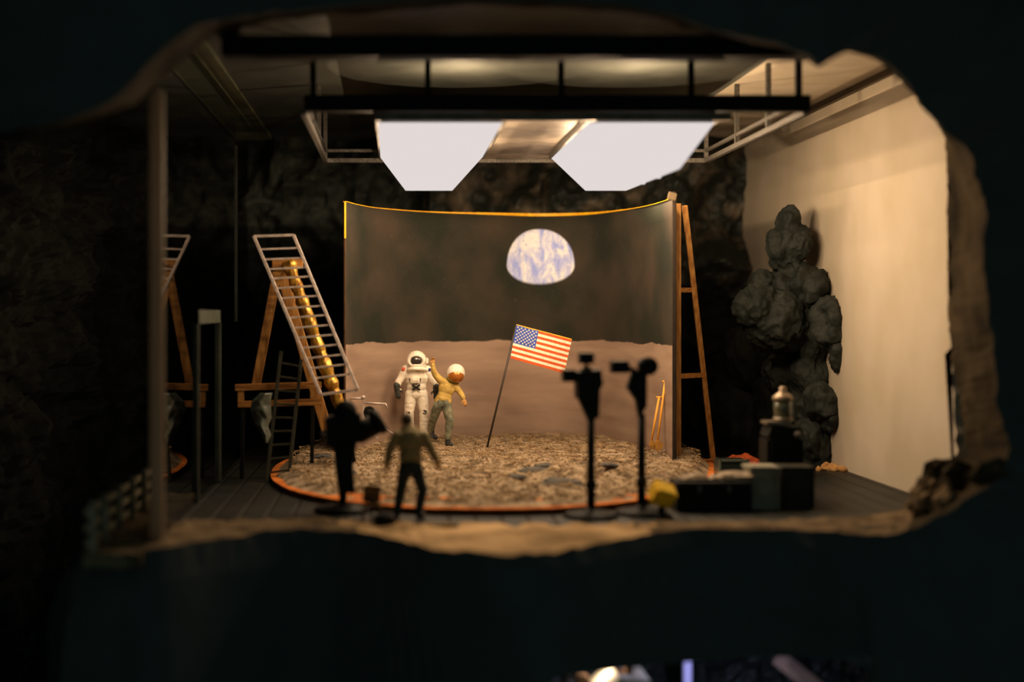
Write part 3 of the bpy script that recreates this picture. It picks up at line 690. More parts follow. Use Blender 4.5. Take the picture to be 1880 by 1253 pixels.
# man in yellow top trying on a helmet
B = Vector(W(813, 812, 28.55)); B.z = GH(B.x, B.y) - .01
m_ysh = mat('yellow_shirt', rgb(208, 176, 96), rgb(176, 146, 76), 8, .75, .2, 18); m_trg = mat('grey_green_trousers', rgb(140, 138, 112), rgb(92, 96, 82), 6, .8, .2, 14); m_boot = mat('black_boot', (.012, .014, .016), (.03, .03, .032), 9, .45)
yp = empty('person', B, 'person in yellow top and grey trousers with gold-visored helmet, one arm raised', 'person')
torso = [((.085, .0, 1.17), (.17, .125, .20), .35), ((.04, .0, 1.02), (.145, .11, .15), .2)]
def arms(g, hands=True):
    A1 = [(-.02, .02, 1.30, .072 + g), (-.125, .02, 1.40, .060 + g), (-.185, .0, 1.50, .050 + g), (-.20, -.02, 1.63, .036 + g)]
    A2 = [(.23, .0, 1.22, .068 + g), (.34, -.03, 1.09, .054 + g), (.385, -.06, 1.02, .045 + g), (.41, -.10, .955, .036 + g)]
    return A1, A2
bm = bmesh.new()
for c, r, a_ in torso: ball(bm, c, tuple(v - .012 for v in r), Euler((0, a_, 0)))
A1, A2 = arms(-.008); limb(bm, A1); limb(bm, A2)
limb(bm, [(.13, .0, 1.28, .06), (.20, -.02, 1.37, .055)]); ball(bm, (.245, -.02, 1.44), (.10, .11, .125), Euler((0, .25, 0)))
limb(bm, [(-.08, .0, .86, .095), (-.175, .12, .56, .07), (-.235, .30, .30, .052), (-.20, .30, .20, .05)])
limb(bm, [(.075, .0, .86, .095), (.135, -.03, .52, .072), (.095, .0, .20, .05), (.10, .0, .09, .045)])
hand(bm, (-.20, -.02, 1.64), (.02, -.05, 1), 1, 1.0, 1.2, Vector((0, -1, 0))); hand(bm, (.41, -.10, .95), (.25, -.2, -.7), 1, 1.0, 1.1)
melt('body', bm, m_skin, yp, .0085, 3, None, False)
bm = bmesh.new()
for c, r, a_ in torso: ball(bm, c, r, Euler((0, a_, 0)))
ball(bm, (.10, 0, 1.26), (.19, .11, .09), Euler((0, .38, 0))); limb(bm, [(-.075, 0, .915, .095), (.085, 0, .905, .095)]); ball(bm, (.01, 0, .96), (.16, .12, .10))
A1, A2 = arms(.010); limb(bm, A1); limb(bm, A2[:3] + [(.405, -.085, .97, .05)])
melt('shirt', bm, m_ysh, yp, .010, 4, lambda p: .006 * fbm(p, 11), False)
bm = bmesh.new(); limb(bm, [(-.045, .0, .87, .118), (-.09, .0, .82, .108), (-.18, .12, .56, .084), (-.24, .30, .29, .068)]); limb(bm, [(.05, .0, .87, .118), (.08, 0, .80, .105), (.14, -.03, .52, .088), (.10, .0, .17, .070)])
melt('trousers', bm, m_trg, yp, .010, 4, lambda p: .007 * fbm(p, 12), False)
for a_, d_ in (((-.215, .30, .13), (.5, -.8, -.1)), ((.10, .0, -.005), (.35, -.9, 0))):
    bm = bmesh.new(); a_ = Vector(a_); d_ = Vector(d_).normalized(); b_ = a_ + d_ * .14
    limb(bm, [(a_.x, a_.y, a_.z + .16, .058), (a_.x, a_.y, a_.z + .055, .056), (b_.x, b_.y, b_.z + .045, .05)]); melt('boot', bm, m_boot, yp, .010, 3, None, False)
bm = bmesh.new(); ball(bm, (.262, -.02, 1.47), (.182, .185, .185), seg=32); obj('helmet', bm, m_white, yp, True, False)
bm = bmesh.new(); ball(bm, (.262, -.070, 1.425), (.162, .155, .148), Euler((.35, .2, 0)), seg=32); obj('visor', bm, mat('gold_visor', rgb(205, 128, 48), rgb(170, 100, 40), 6, .25, metal=.35, spec=.6), yp, True, False)
bm = bmesh.new(); torus(bm, (.19, -.01, 1.315), .105, .036, Euler((PI / 2, .35, 0))); obj('collar', bm, mat('olive_collar', rgb(120, 106, 48), rough=.8), yp, True, False)

# man in dark green, back to the camera
C_ = Vector(W(754, 953, 20.85)); C_.z = FZ
m_swe = mat('green_sweater', rgb(158, 136, 92), rgb(120, 108, 70), 8, .85, .2, 14); m_trd = mat('dark_teal_trousers', rgb(48, 58, 52), rgb(34, 42, 38), 8, .85)
gp_ = empty('person', C_, 'person in dark green sweater and trousers seen from behind, standing before the stage', 'person')
ARL = [(-.20, .06, 1.205, .066), (-.30, .03, 1.03, .05), (-.335, .05, .86, .040)]; ARR = [(.20, .06, 1.20, .066), (.29, .03, 1.03, .05), (.37, .05, .87, .040)]
bm = bmesh.new(); ball(bm, (0, .05, 1.10), (.18, .11, .20)); ball(bm, (0, .02, .88), (.15, .10, .18)); limb(bm, ARL); limb(bm, ARR)
limb(bm, [(0, .12, 1.24, .07), (-.03, .20, 1.34, .062)]); ball(bm, (-.05, .25, 1.42), (.078, .095, .108)); ball(bm, (-.05, .35, 1.41), (.018, .025, .022)); ball(bm, (-.128, .25, 1.41), (.012, .025, .03)); ball(bm, (.028, .25, 1.41), (.012, .025, .03))
limb(bm, [(-.08, .0, .72, .085), (-.145, .03, .40, .062), (-.20, 0, .10, .043)]); limb(bm, [(.08, .0, .72, .085), (.175, .05, .41, .062), (.115, .0, .12, .043)])
hand(bm, (-.338, .05, .85), (-.02, .1, -1), 1, 1.0, .5); hand(bm, (.375, .05, .86), (.3, .1, -1), -1, 1.0, .5)
melt('body', bm, m_skin, gp_, .0085, 3, None, False)
bm = bmesh.new(); ball(bm, (0, .05, 1.11), (.20, .125, .205)); ball(bm, (0, .14, 1.225), (.235, .15, .095)); ball(bm, (-.01, .15, 1.29), (.14, .11, .07)); ball(bm, (0, .02, .90), (.175, .12, .20)); limb(bm, [(a, b, c, r + .018) for a, b, c, r in ARL]); limb(bm, [(a, b, c, r + .018) for a, b, c, r in ARR])
limb(bm, [(0, .14, 1.24, .10), (-.01, .20, 1.32, .07)])
melt('sweater', bm, m_swe, gp_, .011, 4, lambda p: .005 * fbm(p, 12), False)
bm = bmesh.new(); ball(bm, (0, .01, .78), (.172, .125, .13)); limb(bm, [(-.085, .0, .72, .098), (-.148, .03, .40, .076), (-.20, 0, .10, .062)]); limb(bm, [(.085, .0, .72, .098), (.178, .05, .41, .078), (.115, .0, .12, .062)])
melt('trousers', bm, m_trd, gp_, .011, 4, lambda p: .005 * fbm(p, 12), False)
bm = bmesh.new(); ball(bm, (-.05, .235, 1.435), (.086, .098, .10)); melt('hair', bm, mat('brown_hair', rgb(96, 80, 50), rgb(70, 58, 36), 20, .8), gp_, .012, 2, lambda p: .006 * fbm(p, 20), False)
for a_, d_ in (((-.205, -.01, 0), (-.25, 1, 0)), ((.12, -.01, 0), (.45, 1, 0))):
    bm = bmesh.new(); a_ = Vector(a_); d_ = Vector(d_).normalized(); b_ = a_ + d_ * .15
    limb(bm, [(a_.x, a_.y, .11, .052), (a_.x, a_.y, .05, .05), (b_.x, b_.y, .045, .045)]); melt('shoe', bm, m_boot, gp_, .010, 3, None, False)

# ------------------------------------------------------------------ light stands
def stand(px, pyb, Y, lab):
    x = (px - 720) / F * Y; s = empty('film_light', (x, Y, FZ), lab, 'film light', 'film lights on black stands')
    bm = bmesh.new(); lathe(bm, (x, Y, FZ), [(.40, 0), (.41, .03), (.36, .07), (.10, .10), (.06, .16)], 28); obj('base', bm, m_dark, s, True)
    bm = bmesh.new(); z1 = CZ - (760 - 575) * Y / F; cone(bm, (x, Y, FZ + .1), (x, Y, z1), .066, .056, 14); obj('pole', bm, m_dark, s, True)
    bm = bmesh.new(); lathe(bm, (x, Y, FZ + .42), [(.07, 0), (.085, .03), (.085, .10), (.06, .14)], 14); obj('clamp', bm, m_dark, s, True)
    return s, x
Y1 = 21.0; s, x1 = stand(1085, 950, Y1, 'black film light with square shutters on a round-based pole, left one'); 
q = lambda a, b, Y=Y1: W(a, b, Y)
bm = bmesh.new(); prism(bm, [(q(1060, 730).x, q(0, 730).z), (q(1100, 700).x, q(0, 715).z), (q(1098, 765).x, q(0, 765).z), (q(1080, 775).x, q(0, 775).z)], Y1 - .12, Y1 + .12); obj('yoke', bm, m_dark, s)
bm = bmesh.new(); prism(bm, [(q(1056, 683).x, q(0, 683).z), (q(1100, 678).x, q(0, 678).z), (q(1104, 704).x, q(0, 704).z), (q(1090, 730).x, q(0, 730).z), (q(1058, 732).x, q(0, 732).z)], Y1 - .22, Y1 + .22); obj('lamp_head', bm, m_dark, s)
bm = bmesh.new(); box(bm, q(1044, 690), (M(24, Y1), .30, M(22, Y1)), None, .01); obj('shutter', bm, m_dark, s)
bm = bmesh.new(); box(bm, q(1076, 658), (M(26, Y1), .30, M(20, Y1)), None, .01); bar(bm, q(1076, 665), q(1078, 685), .05, .05); obj('shutter', bm, m_dark, s)
bm = bmesh.new(); ball(bm, q(1077, 680), (.10, .10, .055)); obj('cap', bm, mat('grey_cap', rgb(96, 88, 76), rough=.6), s, True)
Y2 = 21.3; s, x2 = stand(1178, 945, Y2, 'black film light with round lamp head on a round-based pole, right one')
q = lambda a, b, Y=Y2: W(a, b, Y)
bm = bmesh.new(); cone(bm, q(1187, 672) + Vector((0, -.2, 0)), q(1187, 672) + Vector((0, .2, 0)), M(17, Y2), M(14, Y2), 24); obj('lamp_head', bm, m_dark, s, True)
bm = bmesh.new(); box(bm, q(1137, 674), (M(32, Y2), .26, M(22, Y2)), None, .01); obj('shutter', bm, m_dark, s)
bm = bmesh.new(); prism(bm, [(q(1160, 684).x, q(0, 684).z), (q(1186, 680).x, q(0, 682).z), (q(1186, 745).x, q(0, 745).z), (q(1172, 768).x, q(0, 768).z), (q(1166, 735).x, q(0, 735).z), (q(1150, 712).x, q(0, 712).z)], Y2 - .1, Y2 + .1); obj('yoke', bm, m_dark, s)
bm = bmesh.new(); bar(bm, q(1150, 675), q(1180, 688), .07, .08); obj('arm', bm, m_dark, s)

# ------------------------------------------------------------------ film camera on a pedestal at left
Y3 = 21.6; q = lambda a, b, Y=Y3: W(a, b, Y); X3 = q(628, 0).x
fc = empty('film_camera', (X3, Y3, FZ), 'bulky black film camera on pedestal pointing at the moon set', 'film camera')
bm = bmesh.new(); lathe(bm, (X3, Y3, FZ), [(.42, 0), (.43, .04), (.38, .08), (.09, .12)], 28); obj('base', bm, m_dark, fc, True)
bm = bmesh.new(); cone(bm, (X3 + .01, Y3, FZ + .1), (X3 + .03, Y3, q(0, 820).z), .055, .10, 16); obj('pedestal', bm, m_dark, fc, True)
bm = bmesh.new(); prism(bm, [(q(612, 0).x, q(0, 815).z), (q(655, 0).x, q(0, 812).z), (q(648, 0).x, q(0, 860).z), (q(652, 0).x, q(0, 905).z), (q(622, 0).x, q(0, 903).z), (q(616, 0).x, q(0, 860).z)], Y3 - .12, Y3 + .14); obj('cover', bm, m_dark, fc)
bm = bmesh.new(); box(bm, q(632, 788), (M(66, Y3), .42, M(54, Y3)), Euler((0, -.12, 0)), .03); obj('camera_body', bm, m_dark, fc)
bm = bmesh.new(); cone(bm, q(634, 757) + Vector((0, -.14, 0)), q(634, 757) + Vector((0, .14, 0)), M(21, Y3), M(21, Y3), 24); obj('film_reel', bm, m_dark, fc, True)
bm = bmesh.new(); cone(bm, q(655, 800), q(690, 778), .15, .17, 20); cone(bm, q(690, 778), q(702, 771), .20, .20, 20); obj('lens', bm, m_dark, fc, True)
bm = bmesh.new(); bar(bm, q(615, 790), q(600, 795), .05, .05); ball(bm, q(597, 796), .062); obj('handle', bm, mat('pale_knob', rgb(190, 160, 130), rough=.6), fc, True)
# stool and bag, plank near the lip
p0 = W(690, 962, 20.5); p0.z = FZ
st = empty('camp_stool', p0, 'small brown canvas camp stool by the film camera base', 'stool')
bm = bmesh.new(); box(bm, p0 + Vector((-.06, .05, .40)), (.26, .05, .26), Euler((.1, .1, 0)), .02); obj('backrest', bm, mat('brown_canvas', rgb(128, 88, 40), rgb(90, 62, 30), 6, .85), st)
bm = bmesh.new(); box(bm, p0 + Vector((-.05, -.08, .25)), (.28, .28, .05), None, .02); obj('seat', bm, bpy.data.materials['brown_canvas'], st)
for sx, sy in ((-1, -1), (-1, 1), (1, -1), (1, 1)):
    bm = bmesh.new(); a = p0 + Vector((-.05 + sx * .12, -.08 + sy * .12, .24)); cone(bm, a, Vector((a.x + sx * .02, a.y, FZ)), .018, .018, 8); obj('leg', bm, bpy.data.materials['brown_canvas'], st, True)
bm = bmesh.new(); c = W(706, 958, 20.1); c.z = FZ + .10; ball(bm, c, (.17, .14, .105)); ball(bm, c + Vector((.04, 0, .06)), (.09, .05, .07)); tag(melt('kit_bag', bm, m_dark, None, .015, 4, lambda p: .01 * fbm(p, 7)), 'black rounded kit bag on floor beside the camp stool', 'bag')
bm = bmesh.new(); c = W(812, 968, 20.0); box(bm, (c.x, c.y, FZ + .025), (.42, .16, .05), Euler((0, 0, .2)), .008); tag(obj('wood_offcut', bm, mat('offcut_wood', rgb(150, 116, 54), rgb(110, 84, 40), 6, .8)), 'short yellowish wood offcut on floor by the man in green', 'wood')

# ------------------------------------------------------------------ items at front right
Yc = 21.6; a, b = W(1242, 0, Yc), W(1378, 0, Yc)
cs_ = empty('equipment_case', ((a.x + b.x) / 2, Yc, FZ), 'long low black equipment case on floor right of light stands', 'case')
zt2 = CZ - (886 - 575) * Yc / F
bm = bmesh.new(); boxr(bm, a.x, b.x, Yc - .05, Yc + .55, FZ, zt2 - .10, .02); obj('body', bm, m_dark, cs_)
bm = bmesh.new(); boxr(bm, a.x - .01, b.x + .01, Yc - .06, Yc + .56, zt2 - .095, zt2, .02); obj('lid', bm, m_dark, cs_)
for t_ in (.3, .7):
    bm = bmesh.new(); x = a.x + (b.x - a.x) * t_; boxr(bm, x - .03, x + .03, Yc - .08, Yc - .06, zt2 - .15, zt2 - .05, .005); obj('latch', bm, m_alu, cs_)
m_rub = mat('pale_rubble', rgb(190, 172, 150), rgb(140, 122, 100), 8, .95, .6, 18)
for k, (px, py, s_, zz) in enumerate(((1350, 877, .22, zt2), (1318, 882, .13, zt2), (1275, 880, .16, zt2))):
    c = W(px, py, Yc + .3); c.z = zz + s_ * .22; bm = bmesh.new(); bmesh.ops.create_icosphere(bm, subdivisions=3, radius=1)
    for v in bm.verts: v.co *= 1 + .35 * fbm(v.co + Vector((k * 9, 3, 0)), 1.5); v.co = Vector((v.co.x * s_ * 1.4, v.co.y * s_, v.co.z * s_ * .42)) + c
    tag(obj('plaster_chunk', bm, m_rub), ('pale plaster chunk on right end of black case, largest', 'small pale plaster chunk in the middle of black case', 'pale plaster chunk on left end of black case')[k], 'plaster chunk', 'plaster chunks on the black case')
# yellow bucket-like crate
c = W(1216, 908, 21.0); by = empty('yellow_toolbox', (c.x, c.y, FZ), 'small bright yellow toolbox on tipped stand beside black case', 'toolbox')
bm = bmesh.new(); box(bm, c, (.34, .30, .28), Euler((.55, .30, .25)), .03); obj('box', bm, mat('bright_yellow', (.95, .62, .03), (.85, .50, .02), 5, .6), by)
bm = bmesh.new(); cone(bm, (c.x - .02, c.y, FZ), (c.x, c.y, c.z - .12), .05, .05, 12); lathe(bm, (c.x, c.y, FZ), [(.16, 0), (.16, .03), (.05, .05)], 16); obj('stand', bm, m_dark, by, True)
# crates
def crate(px0, px1, pyt, Y, dep, m, lab):
    a, b = W(px0, pyt, Y), W(px1, pyt, Y); s = empty('metal_crate', ((a.x + b.x) / 2, Y, FZ), lab, 'crate', 'metal crates at front right')
    bm = bmesh.new(); boxr(bm, a.x, b.x, Y, Y + dep, FZ, a.z - .06, .012); obj('body', bm, m, s)
    bm = bmesh.new(); boxr(bm, a.x - .015, b.x + .015, Y - .015, Y + dep + .015, a.z - .06, a.z, .01); obj('lid', bm, m, s)
    for x in (a.x + .04, b.x - .04): bm = bmesh.new(); boxr(bm, x - .02, x + .02, Y - .02, Y - .002, FZ, a.z - .06, .004); obj('corner_strip', bm, m, s)
    return a, b
crate(1378, 1432, 858, 21.8, .5, mat('grey_green_crate', rgb(158, 152, 132), rgb(124, 120, 104), 5, .6), 'pale grey-green upright metal crate beside black case')
crate(1437, 1496, 858, 21.9, .5, mat('dark_green_crate', rgb(52, 50, 38), rgb(40, 40, 30), 5, .6), 'dark olive metal crate, to the right of grey-green crate')
# black stove with glass jar
Ys = 22.9; q = lambda a, b, Y=Ys: W(a, b, Y); c = q(1434, 850)
sv = empty('generator', (c.x, Ys, FZ), 'squat black generator with metal plate standing behind the metal crates', 'generator')
bm = bmesh.new(); box(bm, (c.x, Ys, (FZ + q(0, 800).z) / 2), (M(66, Ys), .6, q(0, 800).z - FZ), None, .05); obj('body', bm, m_dark, sv)
bm = bmesh.new(); prism(bm, [(q(1402, 0).x, q(0, 800).z), (q(1468, 0).x, q(0, 800).z), (q(1462, 0).x, q(0, 784).z), (q(1410, 0).x, q(0, 781).z)], Ys - .25, Ys + .25); obj('hood', bm, m_dark, sv)
bm = bmesh.new(); box(bm, q(1425, 776), (M(46, Ys), .42, .05), None, .01); obj('plate', bm, mat('plate_metal', rgb(130, 120, 104), rough=.4, metal=.5), sv)
bm = bmesh.new(); ball(bm, q(1456, 796) + Vector((0, -.27, 0)), .06); obj('knob', bm, m_alu, sv, True)
jr = empty('lantern', q(1437, 773), 'dim glass lantern with pale metal cap standing on the black generator', 'lantern')
bm = bmesh.new(); c = q(1437, 773); lathe(bm, (c.x, c.y, c.z), [(.15, 0), (.16, .03), (.14, .06), (.14, .06)], 20); obj('base', bm, bpy.data.materials['plate_metal'], jr, True)
bm = bmesh.new(); h = q(0, 735).z - c.z; lathe(bm, (c.x, c.y, c.z + .05), [(.14, 0), (.14, h - .05)], 20); obj('glass', bm, mat('smoky_glass', rgb(84, 86, 66), rough=.12, spec=.8), jr, True)
bm = bmesh.new(); lathe(bm, (c.x, c.y, c.z + h), [(.16, 0), (.16, .05), (.12, .09), (.05, .14), (.06, .19), (.03, .22)], 20); obj('cap', bm, mat('pale_cap', rgb(170, 150, 126), rough=.4, metal=.4), jr, True)
# orange tarp and clear box behind
def tarp(u, v):
    x = -.45 + .9 * u; y = -.4 + .8 * v; r = max(abs(u - .5), abs(v - .5)) * 2
    return Vector((x, y, max(.0, .24 * (1 - r ** 2.2)) + .07 * fbm((x, y, 0), 5) * (1 - r) + .012))
c = W(1364, 842, 27.8); o = grid_surface('orange_tarp', lambda u, v: tarp(u, v) + Vector((c.x, c.y, FZ)), 26, 22, mat('orange_tarp', rgb(206, 100, 50), rgb(150, 60, 32), 5, .6), False, Vector((0, 0, -.01)))
tag(o, 'crumpled orange tarp heaped on floor behind the black case', 'tarp')
a, b = W(1322, 0, 25.6), W(1374, 0, 25.6); zt3 = CZ - (846 - 575) * 25.6 / F
pb_ = empty('clear_box', ((a.x + b.x) / 2, 25.8, FZ), 'dark transparent box with pale edges in front of the orange tarp', 'box')
bm = bmesh.new(); boxr(bm, a.x, b.x, 25.6, 26.1, FZ, zt3, .01); obj('body', bm, mat('smoked_plastic', (.02, .03, .028), rough=.15, spec=.8), pb_)
bm = bmesh.new(); e = .018
for x in (a.x, b.x):
    boxr(bm, x - e, x + e, 25.58, 25.6 + e, FZ, zt3 + e)
boxr(bm, a.x, b.x, 25.58, 25.6 + e, zt3 - e, zt3 + e); boxr(bm, a.x, b.x, 25.58, 25.6 + e, FZ, FZ + .02)
obj('edging', bm, mat('green_grey_edging', rgb(96, 104, 92), rough=.4), pb_)

# ------------------------------------------------------------------ dark rock outcrop against the right wall
def lump(bm, px0, px1, py0, py1, Y, dep, rot=0):
    a, b = W(px0, py0, Y), W(px1, py1, Y); c = (a + b) / 2
    ball(bm, c, (abs(b.x - a.x) / 2, dep, abs(a.z - b.z) / 2), Euler((0, rot, 0)), 20)
bm = bmesh.new()
for l in ((1426, 1466, 384, 440, 29.0, .30, .15), (1413, 1472, 405, 500, 29.0, .45, .25), (1446, 1490, 418, 478, 28.8, .38, 0), (1420, 1468, 460, 504, 29.0, .4, 0), (1377, 1430, 502, 542, 28.8, .28, .1), (1405, 1470, 500, 560, 28.8, .45, .2),
          (1438, 1500, 485, 560, 28.7, .55, .1), (1460, 1512, 500, 566, 28.5, .5, .3), (1348, 1430, 522, 600, 28.6, .5, -.3), (1372, 1470, 530, 640, 28.7, .65, .3), (1420, 1490, 540, 646, 28.8, .6, .1), (1470, 1522, 550, 680, 28.6, .6, .1), (1496, 1544, 550, 612, 27.9, .45, .1),
          (1500, 1542, 585, 640, 27.9, .4, .1), (1520, 1546, 618, 684, 27.8, .32, 0), (1455, 1520, 640, 740, 28.8, .6, .1), (1486, 1534, 705, 772, 28.1, .45, -.2), (1450, 1520, 700, 800, 28.9, .6, 0), (1455, 1528, 760, 880, 28.6, .6, 0), (1514, 1534, 755, 792, 27.9, .25, 0),
          (1400, 1480, 655, 720, 29.8, .6, 0), (1410, 1480, 700, 880, 30.2, .6, 0)): lump(bm, *l)
rk = melt('rock_outcrop', bm, m_rock, None, .032, 3, lambda p: .11 * (ridge((p.x, p.y, p.z * .7), 1.0, 3) - 1.0) + .12 * (ridge((p.x, p.y, p.z * .6), 2.2, 3) - 1.0) + .03 * fbm(p, 8))
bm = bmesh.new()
for l in ((1330, 1440, 590, 720, 31.5, .9, 0), (1380, 1470, 570, 700, 30.6, .6, 0), (1290, 1420, 680, 900, 32.0, 1.0, 0), (1380, 1490, 660, 900, 30.6, .8, 0), (1440, 1500, 600, 860, 29.8, .6, 0)): lump(bm, *l)  # dark filling, its near-black colour stands in for shade in the recess
tag(melt('shade_fill_rock', bm, m_rockl, None, .05, 2, lambda p: .14 * (ridge(p, .9, 3) - 1) + .03 * fbm(p, 5)), 'rock mass coloured black to fill the shadowed corner behind the jagged dark rock stack', 'rock')
tag(rk, 'jagged stack of dark rock standing against the cream plaster wall', 'rock')
bm = bmesh.new(); rng = random.Random(3)
for k in range(26):
    c = W(1500 + rng.random() * 60, 858, 27.9 - rng.random() * .8); ball(bm, (min(c.x, 8.6), c.y, FZ + .03), (rng.uniform(.03, .10), .06, rng.uniform(.02, .08)), seg=8)
tag(melt('plaster_crumbs', bm, mat('tan_crumbs', rgb(206, 160, 100), rgb(170, 124, 74), 9, .95), None, .02, 1, lambda p: .015 * fbm(p, 10)), 'tan plaster crumbs at foot of the dark rock by the wall', 'rubble', None, 'stuff')
# broken lumps in the bottom right corner of the opening
for k, (px, py, Y, s_) in enumerate(((1728, 868, 21.2, .22), (1762, 885, 20.6, .26), (1705, 905, 21.0, .20), (1745, 925, 20.2, .22), (1820, 870, 20.0, .22), (1690, 930, 20.4, .16))):
    c = W(px, py, Y); bm = bmesh.new(); bmesh.ops.create_icosphere(bm, subdivisions=3, radius=1)
    for v in bm.verts: v.co *= 1 + .45 * fbm(v.co + Vector((k * 5, 1, 0)), 1.4); v.co = Vector((v.co.x * s_ * 1.2, v.co.y * s_, v.co.z * s_)) + c
    obj('broken_lump', bm, m_lipd if k in (0, 1, 4) else m_path, wall_front)

# ------------------------------------------------------------------ left side: ladder, timbers, step ladder, sheet
YL = 25.6
TL, TR, BR_, BL_ = W(466, 434, YL + .3), W(539, 432, YL + .3), W(657, 716, YL - .3), W(589, 725, YL - .3)
ld = empty('ladder', ((BL_.x + BR_.x) / 2, YL, BL_.z), 'silver metal ladder leaning back against gold-wrapped pole and timbers', 'ladder')
for a, b in ((TL, BL_), (TR, BR_)):
    bm = bmesh.new(); bar(bm, a, b, .055, .09); obj('stile', bm, m_silver, ld)
fr = [0, .085, .150, .212, .272, .334, .398, .462, .522, .586, .648, .712, .776, .838, .900, 1.0]
for t_ in fr:
    bm = bmesh.new(); bar(bm, TL.lerp(BL_, t_), TR.lerp(BR_, t_), .036 if 0 < t_ < 1 else .05, .05); obj('rung' if 0 < t_ < 1 else 'end_bar', bm, m_silver, ld)
YT = 26.1; q = lambda a, b, Y=YT: W(a, b, Y)
ts = empty('timber_tripod', (q(560, 0).x, YT + .3, FZ), 'orange timber tripod with thick gold-wrapped pole behind the silver ladder', 'tripod')
timber('leg', q(509, 500), q(470, 708), .16, .10, ts); 
timber('leg', q(512, 484, 26.5), q(600, 790, 26.5), .20, .08, ts)
bm = bmesh.new(); bar(bm, q(500, 484, 26.3), q(556, 484, 26.3), .16, .12); obj('head_block', bm, m_woodh, ts)
a, b = W(528, 480, 26.1), W(634, 775, 25.9); bm = bmesh.new(); NSEG = 60; rr = []
ax = (b - a).normalized(); ux = Vector((0, 1, 0)).cross(ax).normalized(); uy = ax.cross(ux)
for i in range(NSEG + 1):
    t_ = i / NSEG; c = a.lerp(b, t_); R = .115 + .016 * math.sin(t_ * 52 + 3 * noise.noise(Vector((t_ * 5, 2, 0)))) * (1 if t_ < .85 else 0) + .03 * noise.noise(Vector((t_ * 14, 5, 0))) + .012 * noise.noise(Vector((t_ * 30, 0, 0))); row = []
    for k in range(20):
        th = k / 20 * 2 * PI; rr_ = R * (1 + .14 * noise.noise(Vector((math.cos(th) * 2, math.sin(th) * 2, t_ * 26)))); row.append(bm.verts.new(c + ux * rr_ * math.cos(th) + uy * rr_ * math.sin(th)))
    rr.append(row)
for i in range(NSEG):
    for k in range(20): bm.faces.new((rr[i][k], rr[i][(k + 1) % 20], rr[i + 1][(k + 1) % 20], rr[i + 1][k]))
bm.faces.new(rr[0]); bm.faces.new(rr[-1][::-1])
obj('gold_pole', bm, m_gold, ts, False)
timber('foot', W(634, 775, 25.9), Vector((W(652, 0, 25.9).x, 25.9, FZ)), .14, .12, ts, m_dark)
tr_ = empty('timber_trestle', (q(500, 0).x, 26.1, FZ), 'pine trestle of two stacked horizontal rails on dark legs at left', 'trestle')
YR = 25.9
for y, x0, x1 in ((711, 432, 590), (742, 437, 592)): 
    bm = bmesh.new(); bar(bm, W(x0, y + 1, YR), W(x1, y - 4, YR), .115, .12); obj('rail', bm, m_woodh, tr_)
for x0, x1 in ((437, 448), (570, 580)):
    bm = bmesh.new(); a, b = W(x0, 716, YR), W(x1, 738, YR); boxr(bm, a.x, b.x, YR - .04, YR + .04, b.z, a.z); obj('spacer', bm, m_wood, tr_)
for x in (446, 574):
    bm = bmesh.new(); a = W(x, 748, YR); bar(bm, a, (a.x - .02, YR, FZ), .07, .07); obj('leg', bm, m_dark, tr_)
YS = 25.45; sl = empty('step_ladder', (W(510, 0, YS).x, YS + .2, FZ), 'dark green narrow step ladder leaning on the pine trestle', 'ladder')
m_dg = mat('dark_green_paint', rgb(52, 52, 36), rgb(38, 38, 28), 8, .6)
a1, b1 = W(516, 645, YS + .25), W(489, 0, YS - .1); b1.z = FZ; a2, b2 = W(553, 660, YS + .25), W(529, 0, YS - .1); b2.z = FZ
for a, b in ((a1, b1), (a2, b2)):
    bm = bmesh.new(); bar(bm, a, b, .06, .07); obj('stile', bm, m_dg, sl)
for k in range(9):
    t_ = .06 + k * .105; bm = bmesh.new(); bar(bm, a1.lerp(b1, t_ + .03), a2.lerp(b2, t_), .035, .06); obj('rung', bm, m_dg, sl)
def sheet(u, v):
    pxl = (478, 462, 459, 464, 470, 480, 486); pxr = (500, 497, 498, 499, 492, 498, 492); k = v * 6; i = min(5, int(k)); f = k - i
    x0 = pxl[i] * (1 - f) + pxl[i + 1] * f; x1 = pxr[i] * (1 - f) + pxr[i + 1] * f
    w_ = W(x0 + (x1 - x0) * u, 722 + 92 * v, 25.3); w_.y += .10 * math.sin(u * 3.1) * -1 + .06 * fbm((u * 2, v * 3, 0), 1.6); return w_
tag(grid_surface('plastic_sheet', sheet, 12, 26, mat('grey_sheet', rgb(92, 98, 88), rgb(60, 66, 58), 4, .35, spec=.6), True, Vector((0, .015, 0))), 'crumpled grey plastic sheet hanging from the pine trestle rails', 'sheet')

# small equipment trolley behind the film camera
YE = 27.6; q = lambda a, b, Y=YE: W(a, b, Y); gz = GH(q(680, 0).x, YE)
et = empty('trolley', (q(680, 0).x, YE, gz), 'small silver tube trolley with round wheel by backdrop left edge', 'trolley')
bm = bmesh.new()
limb(bm, [(*q(614, 735), .022), (*q(640, 732), .022), (*q(667, 732), .024), (*q(667, 740), .022), (*q(708, 742), .02), (*q(710, 748), .02)]); obj('handle', bm, m_silver, et, True)
bm = bmesh.new(); bar(bm, q(667, 728), q(667, 800), .045, .04); ball(bm, q(667, 730), .045); obj('post', bm, m_silver, et)
bm = bmesh.new(); torus(bm, q(678, 758), .10, .025); cone(bm, q(678, 758) + Vector((0, -.015, 0)), q(678, 758) + Vector((0, .015, 0)), .09, .09, 20); obj('wheel', bm, m_dark, et, True)
bm = bmesh.new(); bar(bm, q(706, 786), q(722, 797), .02, .03); bar(bm, q(660, 800), q(706, 786), .03, .03); bar(bm, q(682, 793), q(694, 806), .03, .03); obj('drawbar', bm, m_silver, et)

